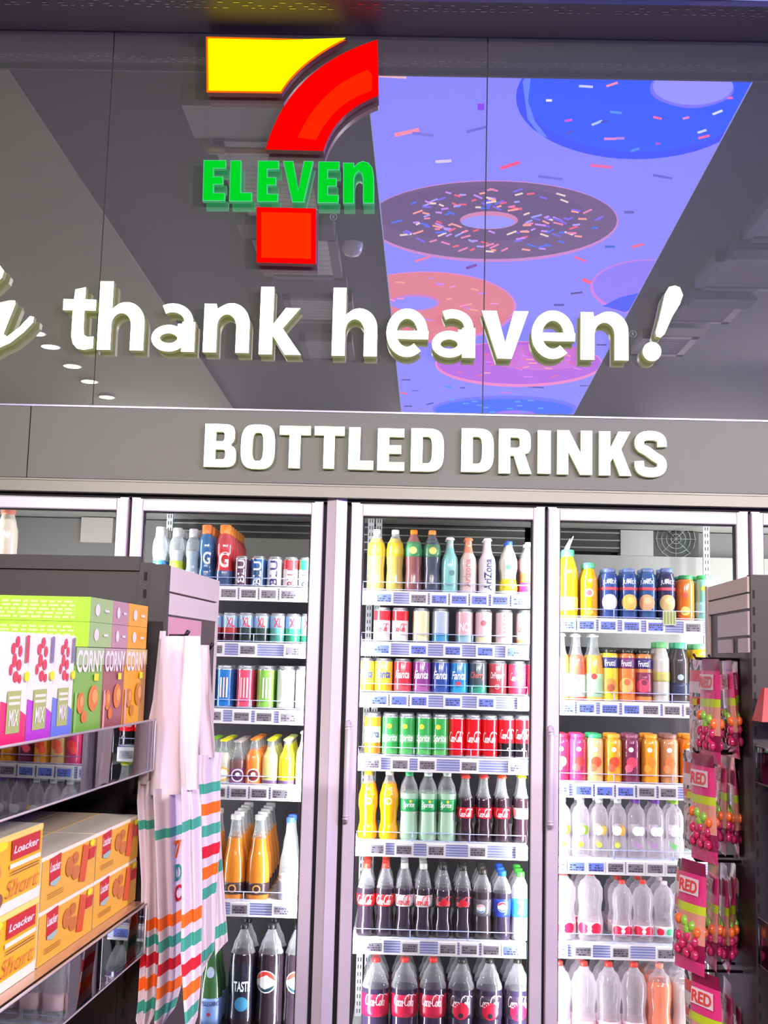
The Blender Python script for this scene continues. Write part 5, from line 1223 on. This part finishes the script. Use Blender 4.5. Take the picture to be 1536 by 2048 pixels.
MB().add([(-.02, .02, .1912), (-.02, .26, .1912), (-.14, .26, .1912), (-.14, .02, .1912)], [(0, 1, 2, 3)], 0).build('gold_picture', ink((226, 166, 50)), m)

# ------------------------------------------------------------------ striped tote bags on the gondola side
CLOTH = mat('white_canvas', (222, 202, 210), .85, noise=.04, nscale=80)
TEAL = mat('teal_stripe', (64, 160, 138), .85); ORG = mat('orange_stripe', (250, 106, 14), .85); REDS = mat('red_stripe', (214, 14, 44), .85)
HOOK = mat('black_steel_hook', (30, 26, 30), .4, metal=.5)
def z_of(u, v, Y): return at(u, v, Y).z
def bag(label, YL_, YR_, levels, stripes, straps, hook, letters=(), folds=2, seed=1):
    """levels: (v, uL, uR); stripes: (v0, v1, mat index 1..3); cloth is a closed sheet with folds"""
    um = (levels[0][1] + levels[0][2]) / 2; Ym = (YL_+YR_)/2
    z_of_v = lambda v: z_of(um, v, Ym)
    root = thing('tote_bag', label, 'bag', (xat(um, z_of_v(levels[0][0]), Ym), Ym, z_of_v(levels[0][0])), 0, 'striped canvas bags on the gondola end')
    zsL = sorted([z_of_v(l[0]) for l in levels] + [z_of_v(s_[0]) for s_ in stripes] + [z_of_v(s_[1]) for s_ in stripes], reverse=True)
    zz = []
    for a, b_ in zip(zsL, zsL[1:]):
        n_ = max(1, int((a-b_)/.02)); zz += [a + (b_-a)*i/n_ for i in range(n_)]
    zz.append(zsL[-1])
    lv = [(z_of_v(v), a, b_) for v, a, b_ in levels]
    def edge(z):
        for (z0, a0, b0), (z1, a1, b1) in zip(lv, lv[1:]):
            if z1 <= z <= z0: t = (z0-z)/(z0-z1 or 1); return a0+(a1-a0)*t, b0+(b1-b0)*t
        return lv[-1][1:]
    sb = [(z_of_v(s_[0]), z_of_v(s_[1]), s_[2]) for s_ in stripes]
    NX = 14; m = MB(); rnd = random.Random(seed); ph = rnd.uniform(0, 6)
    for sd in (0, 1):
        base = len(m.v)
        for z in zz:
            a, b_ = edge(z); xl = xat(a, z, YL_); xr = xat(b_, z, YR_)
            for i in range(NX+1):
                s_ = i/NX; Yc = YL_+(YR_-YL_)*s_; x = xl+(xr-xl)*s_
                fold = .009*math.sin(ph + s_*folds*6.28 + 1.2*z*3) + .004*math.sin(ph*2 + z*17 + s_*9)
                y = Yc + fold*min(1, 4*s_*(1-s_)+.25) + (.0 if sd == 0 else .004 + .022*4*s_*(1-s_))
                m.v.append(Vector((x, y, z)))
        for j in range(len(zz)-1):
            zm = (zz[j]+zz[j+1])/2; mi = 0
            for z0, z1, q in sb:
                if z1 < zm < z0: mi = q
            for i in range(NX):
                f = [base+j*(NX+1)+i, base+(j+1)*(NX+1)+i, base+(j+1)*(NX+1)+i+1, base+j*(NX+1)+i+1]
                m.f.append(f if sd == 0 else f[::-1]); m.m.append(mi); m.s.append(True)
    n1 = len(zz)*(NX+1)
    for j in range(len(zz)-1):
        for c in (0, NX):
            m.f.append([j*(NX+1)+c, n1+j*(NX+1)+c, n1+(j+1)*(NX+1)+c, (j+1)*(NX+1)+c]); m.m.append(0); m.s.append(False)
    for j in (len(zz)-1,):
        for i in range(NX): m.f.append([j*(NX+1)+i, j*(NX+1)+i+1, n1+j*(NX+1)+i+1, n1+j*(NX+1)+i]); m.m.append(0); m.s.append(False)
    part(m, 'bag_body', [CLOTH, TEAL, ORG, REDS], root)
    for pts in straps:       # strap: list of (u, v, halfwidth px)
        m = MB(); P_ = []
        for i in range(len(pts)-1):
            for q in range(4):
                t = q/4; P_.append(tuple(pts[i][k]+(pts[i+1][k]-pts[i][k])*t for k in range(3)))
        P_.append(tuple(pts[-1][:3]))
        cols = 5; base = 0
        for dy in (0, .003):
            for i, (u, v, hw) in enumerate(P_):
                for c in range(cols):
                    s_ = c/(cols-1)*2-1; q = at(u + s_*hw, v, Ym - .01)
                    m.v.append(Vector((q.x, Ym - .01 + .02*s_*(YR_-YL_)*4 + .006*math.cos(s_*5 + i*.3 + seed) + dy, q.z)))
        n2 = len(P_)*cols
        for i in range(len(P_)-1):
            for c in range(cols-1):
                f = [i*cols+c, (i+1)*cols+c, (i+1)*cols+c+1, i*cols+c+1]
                m.f.append(f); m.f.append([n2+k for k in f][::-1]); m.m += [0, 0]; m.s += [True, True]
            for c in (0, cols-1): m.f.append([i*cols+c, n2+i*cols+c, n2+(i+1)*cols+c, (i+1)*cols+c]); m.m.append(0); m.s.append(False)
        part(m, 'bag_strap', CLOTH, root)
    for (s_, c, v0, v1, a0, a1) in letters:
        z1, z0 = z_of_v(v0), z_of_v(v1); m = MB()
        def fn(x, y):
            z = z0+(z1-z0)*y; a, b_ = edge(z); q = a0+(a1-a0)*x
            xl = xat(a, z, YL_); xr = xat(b_, z, YR_); return (xl+(xr-xl)*q, YL_+(YR_-YL_)*q - .016, z)
        flat_type(m, fn, s_, weight=.03); part(m, 'bag_lettering', c, root)
    u, v = hook; q = at(u, v, Ym)
    return root
bag('rearmost striped canvas bag at the right, showing one teal band near its hem', 2.36, 2.42, [(1530, 425, 436), (1700, 428, 442), (1850, 430, 452), (1890, 430, 455), (1905, 430, 440)],
    [(1722, 1745, 1), (1848, 1872, 1)], [[(408, 1296, 10), (414, 1400, 9), (420, 1540, 10)]], (420, 1293), seed=5)
bag('wide striped canvas bag with a tall column of coloured stripes beside the lemonade bottles', 2.22, 2.32, [(1508, 392, 446), (1540, 390, 441), (1700, 398, 440), (1800, 400, 432), (1880, 400, 430), (1915, 400, 428), (1940, 401, 412)],
    [(1566, 1586, 1), (1606, 1629, 2), (1649, 1671, 1), (1690, 1713, 3), (1731, 1755, 2), (1772, 1794, 1), (1895, 1917, 1)], [[(400, 1290, 17), (404, 1400, 14), (412, 1515, 16)]], (420, 1293), seed=3)
bag('leftmost striped canvas bag, half hidden behind the biscuit cartons', 2.03, 2.06, [(1560, 277, 330), (1600, 274, 325), (1760, 283, 322), (1900, 281, 318), (2000, 276, 313), (2035, 272, 308), (2060, 280, 296)],
    [(1640, 1658, 1), (1838, 1860, 2), (1872, 1892, 1), (1908, 1932, 3), (1953, 1978, 2), (2000, 2023, 1)], [[(326, 1262, 4), (316, 1400, 9), (306, 1490, 20), (300, 1568, 26)]], (322, 1250), seed=8)
bag('striped canvas bag with red and green letters, between the leftmost and the front one', 1.995, 2.08, [(1575, 306, 372), (1640, 309, 370), (1760, 314, 368), (1900, 318, 366), (1980, 312, 364), (2030, 308, 350), (2060, 310, 330)],
    [(1655, 1674, 1), (1828, 1852, 2), (1872, 1894, 1), (1917, 1940, 3), (1963, 1986, 2), (2007, 2028, 1)], [[(346, 1272, 20), (342, 1400, 26), (334, 1500, 32), (334, 1590, 33)]], (370, 1270),
    letters=(('7', ORG, 1682, 1718, .70, .95), ('D', TEAL, 1730, 1764, .72, .98), ('C', REDS, 1772, 1806, .72, .98)), seed=2)
bag('front striped canvas bag with a paper price tag, its hem ending in a point', 1.93, 2.01, [(1570, 362, 396), (1620, 364, 402), (1800, 363, 404), (1900, 361, 403), (1990, 366, 400), (2050, 371, 394), (2075, 374, 384)],
    [(1638, 1659, 1), (1820, 1846, 2), (1866, 1893, 1), (1918, 1942, 3), (1964, 1989, 2), (2012, 2036, 1)], [[(384, 1272, 15), (382, 1400, 19), (378, 1500, 16), (380, 1580, 16)]], (370, 1270), seed=6)
q = at(380, 1530, 1.965); t = thing('bag_tag', 'blank white paper tag hanging on the front striped bag', 'tag', (q.x, 1.965, q.z))
a, b_ = at(368, 1545, 1.965), at(394, 1510, 1.965)
part(MB().hexa([(a.x, 1.964, a.z), (b_.x, 1.964, a.z), (b_.x, 1.966, a.z), (a.x, 1.966, a.z), (a.x-.002, 1.964, b_.z), (b_.x-.002, 1.964, b_.z), (b_.x-.002, 1.966, b_.z), (a.x-.002, 1.966, b_.z)]), 'paper', ink((246, 230, 236), .7), t)
part(MB().tube([(q.x, 1.965, b_.z), (q.x+.003, 1.98, b_.z+.05)], .0008, 5), 'string', ink((230, 220, 220), .8), t)
for u, v, Y, nm in ((323, 1256, 2.16, 'left'), (371, 1268, 2.10, 'middle'), (420, 1292, 2.28, 'right')):
    q = at(u, v, Y); g = G(-.571, Y + .02, 0)
    tag(MB().tube([(g.x - .004, g.y, q.z - .004), (q.x, q.y, q.z - .004), (q.x + .006, q.y - .002, q.z + .006)], .004, 8).build('bag_hook', HOOK), '%s black steel hook holding the canvas bags' % nm, 'hook', 'hooks for the canvas bags')

# ------------------------------------------------------------------ right gondola with candy packs
Yn, Yf = 2.20, 2.54
zt = at(1505, 1149, Yn).z
xn = xat(1505, 1.5, Yn); xf = xat(1422, 1.5, Yf)
gr = thing('shelf_gondola', 'black shelf gondola at the right edge with candy packs hanging on its side', 'gondola', (xn, Yn, 0))
P = lambda mb, n, m: part(mb, n, m, gr)
P(MB().box(xn, xn + .5, Yn, Yn + .025, 0, zt), 'corner_post', BLACK_METAL)
m = MB(); z = .05
while z < zt - .03: m.box(xn + .003, xn + .007, Yn - .0006, Yn, z, z + .016, 0); z += .032
P(m, 'slot_row', mat('slot_shadow_black', (14, 12, 14), .8))
def side(z0, z1, y0=0.0, y1=1.0, off=0.0, n='side_panel', mt=TAUPE_METAL, t_=.02):
    x0_, x1_ = xn + (xf-xn)*y0 - off, xn + (xf-xn)*y1 - off; a, b_ = Yn+.01 + (Yf-Yn)*y0, Yn+.01 + (Yf-Yn)*y1
    return P(MB().hexa([(x0_, a, z0), (x0_+t_, a, z0), (x1_+t_, b_, z0), (x1_, b_, z0), (x0_, a, z1), (x0_+t_, a, z1), (x1_+t_, b_, z1), (x1_, b_, z1)]), n, mt)
zq = lambda v: at(1505, v, Yn).z
side(zq(1183), zt - .003, off=.004); side(zq(1216), zq(1187), off=.004); side(zq(1270), zq(1222), 0, .72, .004, 'side_insert', mat('pale_plastic_insert', (206, 190, 192), .35)); side(0, zt-.006, 0, 1, -.002, 'side_back', BLACK_METAL)
side(zq(1305), zq(1276), 0, .22, .004, 'side_insert', mat('pale_plastic_insert', (206, 190, 192), .35)); side(zq(1305), zq(1276), .40, .72, .004, 'side_insert', mat('pale_plastic_insert', (206, 190, 192), .35))
P(MB().box(xf - .006, xf + .01, Yf, Yf + .02, 0, zt), 'end_post', TAUPE_METAL)
for z0, z1 in ((1.55-.21, 1.55-.143), (1.55-.535, 1.55-.452)):
    P(MB().box(xn + .004, xn + .007, .9, Yn - .004, z0, z1), 'acrylic_front', ACRYLIC)
    P(MB().tube([(xn+.004, .9, z1), (xn+.004, Yn-.004, z1), (xn+.004, Yn-.004, z0), (xn+.004, .9, z0)], .0018, 6), 'acrylic_edge', ACRYLIC_EDGE)
    P(MB().box(xn + .014, xn + .4, .9, Yn - .004, z0 + .02, z0 + .04), 'shelf_board', BLACK_METAL)
P(MB().box(xn, xn+.5, 1.0, Yn, 0, .12), 'plinth', BLACK_METAL)
q0 = at(1524, 1444, 2.1); m = thing('snack_packet', 'red packet corner on the right gondola shelf at the picture edge', 'packet', (q0.x, 2.1, q0.z))
part(MB().hexa([(q0.x, 2.1, q0.z), (q0.x+.1, 2.1, q0.z), (q0.x+.1, 2.16, q0.z), (q0.x, 2.16, q0.z), (q0.x+.012, 2.12, q0.z+.06), (q0.x+.1, 2.12, q0.z+.06), (q0.x+.1, 2.14, q0.z+.06), (q0.x+.012, 2.14, q0.z+.06)]), 'packet_body', ink((214, 36, 48)), m)

PK = dict(hot=mat('hot_pink_foil', (226, 60, 130), .3, coat=.5), dk=mat('deep_magenta_foil', (140, 22, 70), .3, coat=.5), wh=mat('white_pack_print', (240, 220, 226), .35, coat=.4),
          rd=mat('red_pack_print', (232, 70, 70), .3, coat=.5), lm=mat('lime_pack_band', (196, 216, 40), .35, coat=.4), sal=mat('salmon_pack_film', (220, 150, 130), .2, coat=.8),
          gm=mat('magenta_gummies', (196, 40, 96), .15, coat=1.0), gr=mat('green_gummies', (140, 196, 60), .2, coat=1.0), gold=mat('gold_pack_band', (222, 190, 90), .3, coat=.4), org=mat('orange_gummies', (240, 110, 40), .2, coat=1.0))
PKL = [PK[k] for k in ('dk', 'wh', 'rd', 'hot', 'lm', 'sal', 'gm', 'gr', 'gold', 'org')]
def pillow(m, w, h, th, bands, nx=10, nz=26):
    """flat pouch bulging in the middle; bands: (z0, z1, mat) in fractions from the top"""
    for sd in (-1, 1):
        b = len(m.v)
        for j in range(nz+1):
            t = j/nz; bul = math.sin(math.pi*min(1, max(0, (t-.03)/.94)))**.6 * (.45 + .55*t)
            ww = w * (.92 + .08*abs(2*t-1)) * (.80 + .2*min(1, t*3))
            for i in range(nx+1):
                s_ = i/nx*2-1
                m.v.append(Vector((s_*ww/2, sd*th/2*bul*(1-s_*s_)**.5 if abs(s_) < 1 else 0, -h*t)))
        for j in range(nz):
            t = (j+.5)/nz; mi = 0
            for z0, z1, q in bands:
                if z0 <= t < z1: mi = q
            for i in range(nx):
                f = [b+j*(nx+1)+i, b+(j+1)*(nx+1)+i, b+(j+1)*(nx+1)+i+1, b+j*(nx+1)+i+1]
                m.f.append(f if sd < 0 else f[::-1]); m.m.append(mi); m.s.append(True)
def gummy_pack(w=.092, h=.196, th=.022):
    root = bpy.data.objects.new('candy_pack', None); COL.objects.link(root)
    m = MB(); pillow(m, w, h, th, [(0, .12, 0), (.12, .30, 3), (.30, .40, 3), (.40, .455, 4), (.455, .90, 5), (.72, .90, 0), (.90, 1.01, 3), (.875, .90, 8)])
    m.build('pouch', PKL, root)
    m = MB()
    for sd in (-1, 1): m.add([(-w*.32, sd*(th*.36), -h*.15), (w*.32, sd*(th*.36), -h*.15), (w*.34, sd*(th*.42), -h*.30), (-w*.34, sd*(th*.42), -h*.30)], [(0, 3, 2, 1) if sd < 0 else (0, 1, 2, 3)])
    pn = m.build('name_panel', PK['wh'], root)
    m = MB(); 
    for sd in (-1, 1): flat_type(m, lambda x, y: ((x-.5)*w*.58*(-sd), sd*(th*.36+.0015 + (1-y)*th*.06), -h*.28 + y*h*.11), 'RED', weight=.03)
    m.build('lettering', PK['rd'], pn)
    m = MB()
    for mi, lst in ((0, [(-.28, .70), (0, .68), (.26, .71), (-.15, .76), (.14, .77), (-.30, .82), (.0, .83), (.28, .83)]), (1, [(-.1, .55), (.15, .58), (0, .62)]), (2, [(-.3, .55), (.32, .62)])):
        for a, b_ in lst:
            for sd in (-1, 1): m.sphere((a*w, sd*th*.36, -b_*h), .0085, 5, mi=mi, sq=(1, .8, 1.15))
    m.build('gummy_filling', [PK['gm'], PK['gr'], PK['org']], root)
    return root
LN = bpy.data.materials.new('black_white_licorice_print'); LN.use_nodes = True
_n = LN.node_tree; _bb = _n.nodes['Principled BSDF']; _tc = _n.nodes.new('ShaderNodeTexCoord'); _v = _n.nodes.new('ShaderNodeTexNoise'); _v.inputs['Scale'].default_value = 55; _v.inputs['Detail'].default_value = 1
_cr = _n.nodes.new('ShaderNodeValToRGB'); _cr.color_ramp.interpolation = 'CONSTANT'; _cr.color_ramp.elements[0].color = (.02, .015, .02, 1); _cr.color_ramp.elements[1].position = .47; _cr.color_ramp.elements[1].color = (.75, .66, .68, 1)
_e = _cr.color_ramp.elements.new(.6); _e.color = (.6, .3, .3, 1)
_n.links.new(_tc.outputs['Object'], _v.inputs['Vector']); _n.links.new(_v.outputs['Fac'], _cr.inputs[0]); _n.links.new(_cr.outputs[0], _bb.inputs['Base Color']); _bb.inputs['Roughness'].default_value = .25; _bb.inputs['Coat Weight'].default_value = .6
def licorice_pack(w=.095, h=.196, th=.022):
    root = bpy.data.objects.new('candy_pack', None); COL.objects.link(root)
    mats = [LN, PK['wh'], PK['rd']]
    m = MB(); pillow(m, w, h, th, [(.10, .22, 2), (.22, .36, 1), (.40, .47, 2)]); m.build('pouch', mats, root)
    m = MB()
    for sd in (-1, 1): m.add([(-w*.1, sd*th*.47, -h*.40), (w*.12, sd*th*.47, -h*.40), (w*.12, sd*th*.5, -h*.47), (-w*.1, sd*th*.5, -h*.47)], [(0, 3, 2, 1) if sd < 0 else (0, 1, 2, 3)])
    m.build('price_sticker', ink((238, 226, 20)), root)
    return root
gproto, lproto = gummy_pack(), licorice_pack(); used = {'g': False, 'l': False}
rws = ['top', 'second', 'third', 'lowest']
# (u at hook, v top, depth, turn in degrees, kind, height scale)
packs = [
 (0, 'l', 1397, 1318, 2.36, 78), (0, 'g', 1421, 1318, 2.25, 79), (0, 'g', 1453, 1320, 2.29, 92), (0, 'g', 1469, 1316, 2.34, 97), (0, 'g', 1487, 1314, 2.38, 102),
 (1, 'l', 1384, 1502, 2.36, 76), (1, 'g', 1405, 1508, 2.22, 73), (1, 'g', 1445, 1505, 2.29, 94), (1, 'g', 1464, 1510, 2.34, 99), (1, 'g', 1485, 1512, 2.38, 103),
 (2, 'l', 1373, 1722, 2.35, 78), (2, 'g', 1387, 1722, 2.19, 69), (2, 'g', 1427, 1722, 2.25, 90), (2, 'g', 1447, 1726, 2.30, 96), (2, 'g', 1467, 1724, 2.34, 99), (2, 'g', 1487, 1728, 2.38, 103),
 (3, 'l', 1388, 1940, 2.34, 76), (3, 'g', 1411, 1946, 2.18, 65), (3, 'g', 1455, 1960, 2.29, 94), (3, 'g', 1479, 1985, 2.36, 100)]
cnt = {}
for r_, kd, u, v, Y, ang in packs:
    q = at(u, v, Y); pr = gproto if kd == 'g' else lproto
    o = pr if not used[kd] else dup(pr, q); used[kd] = True
    o.location = q; o.rotation_euler = (math.radians(random.uniform(-4, 4)), 0, math.radians(-ang)); o.scale = (1, 1, .96 + random.uniform(0, .05))
    o['category'] = 'candy pack'; cnt.setdefault(r_, []).append((kd, u, o))
for r_, l in cnt.items():
    gs = sorted([x for x in l if x[0] == 'g'], key=lambda x: x[1]); n = len(gs); nw = {3: 'three', 4: 'four', 5: 'five'}[n]
    for i, (_, u, o) in enumerate(gs):
        pos = 'leftmost' if i == 0 else 'rightmost' if i == n-1 else ('second', 'third', 'fourth')[i-1]
        o['label'] = 'pink berry gummy pack, %s of %s in the %s hanging row' % (pos, nw, rws[r_]); o['group'] = 'pink gummy packs in the %s hanging row' % rws[r_]
    for _, u, o in [x for x in l if x[0] == 'l']:
        o['label'] = 'black, white and red licorice pack hanging in the %s row' % rws[r_]; o['group'] = 'licorice packs on the right gondola'
for r_, v in enumerate((1316, 1504, 1720, 1940)):
    z = at(1440, v, 2.3).z - .002
    for k, Y in enumerate((2.30, 2.36)):
        s_ = (Y - Yn)/(Yf - Yn); xw = xn + (xf-xn)*s_ ; xe = xat(1392 + 30*k, z, Y)
        o = MB().tube([(xw + .0, Y, z), (xe, Y, z), (xe - .006, Y - .004, z + .008)], .0028, 8).build('peg_hook', HOOK)
        tag(o, '%s black peg hook of the %s row of candy packs' % (('near', 'far')[k], rws[r_]), 'hook', 'peg hooks on the right gondola')
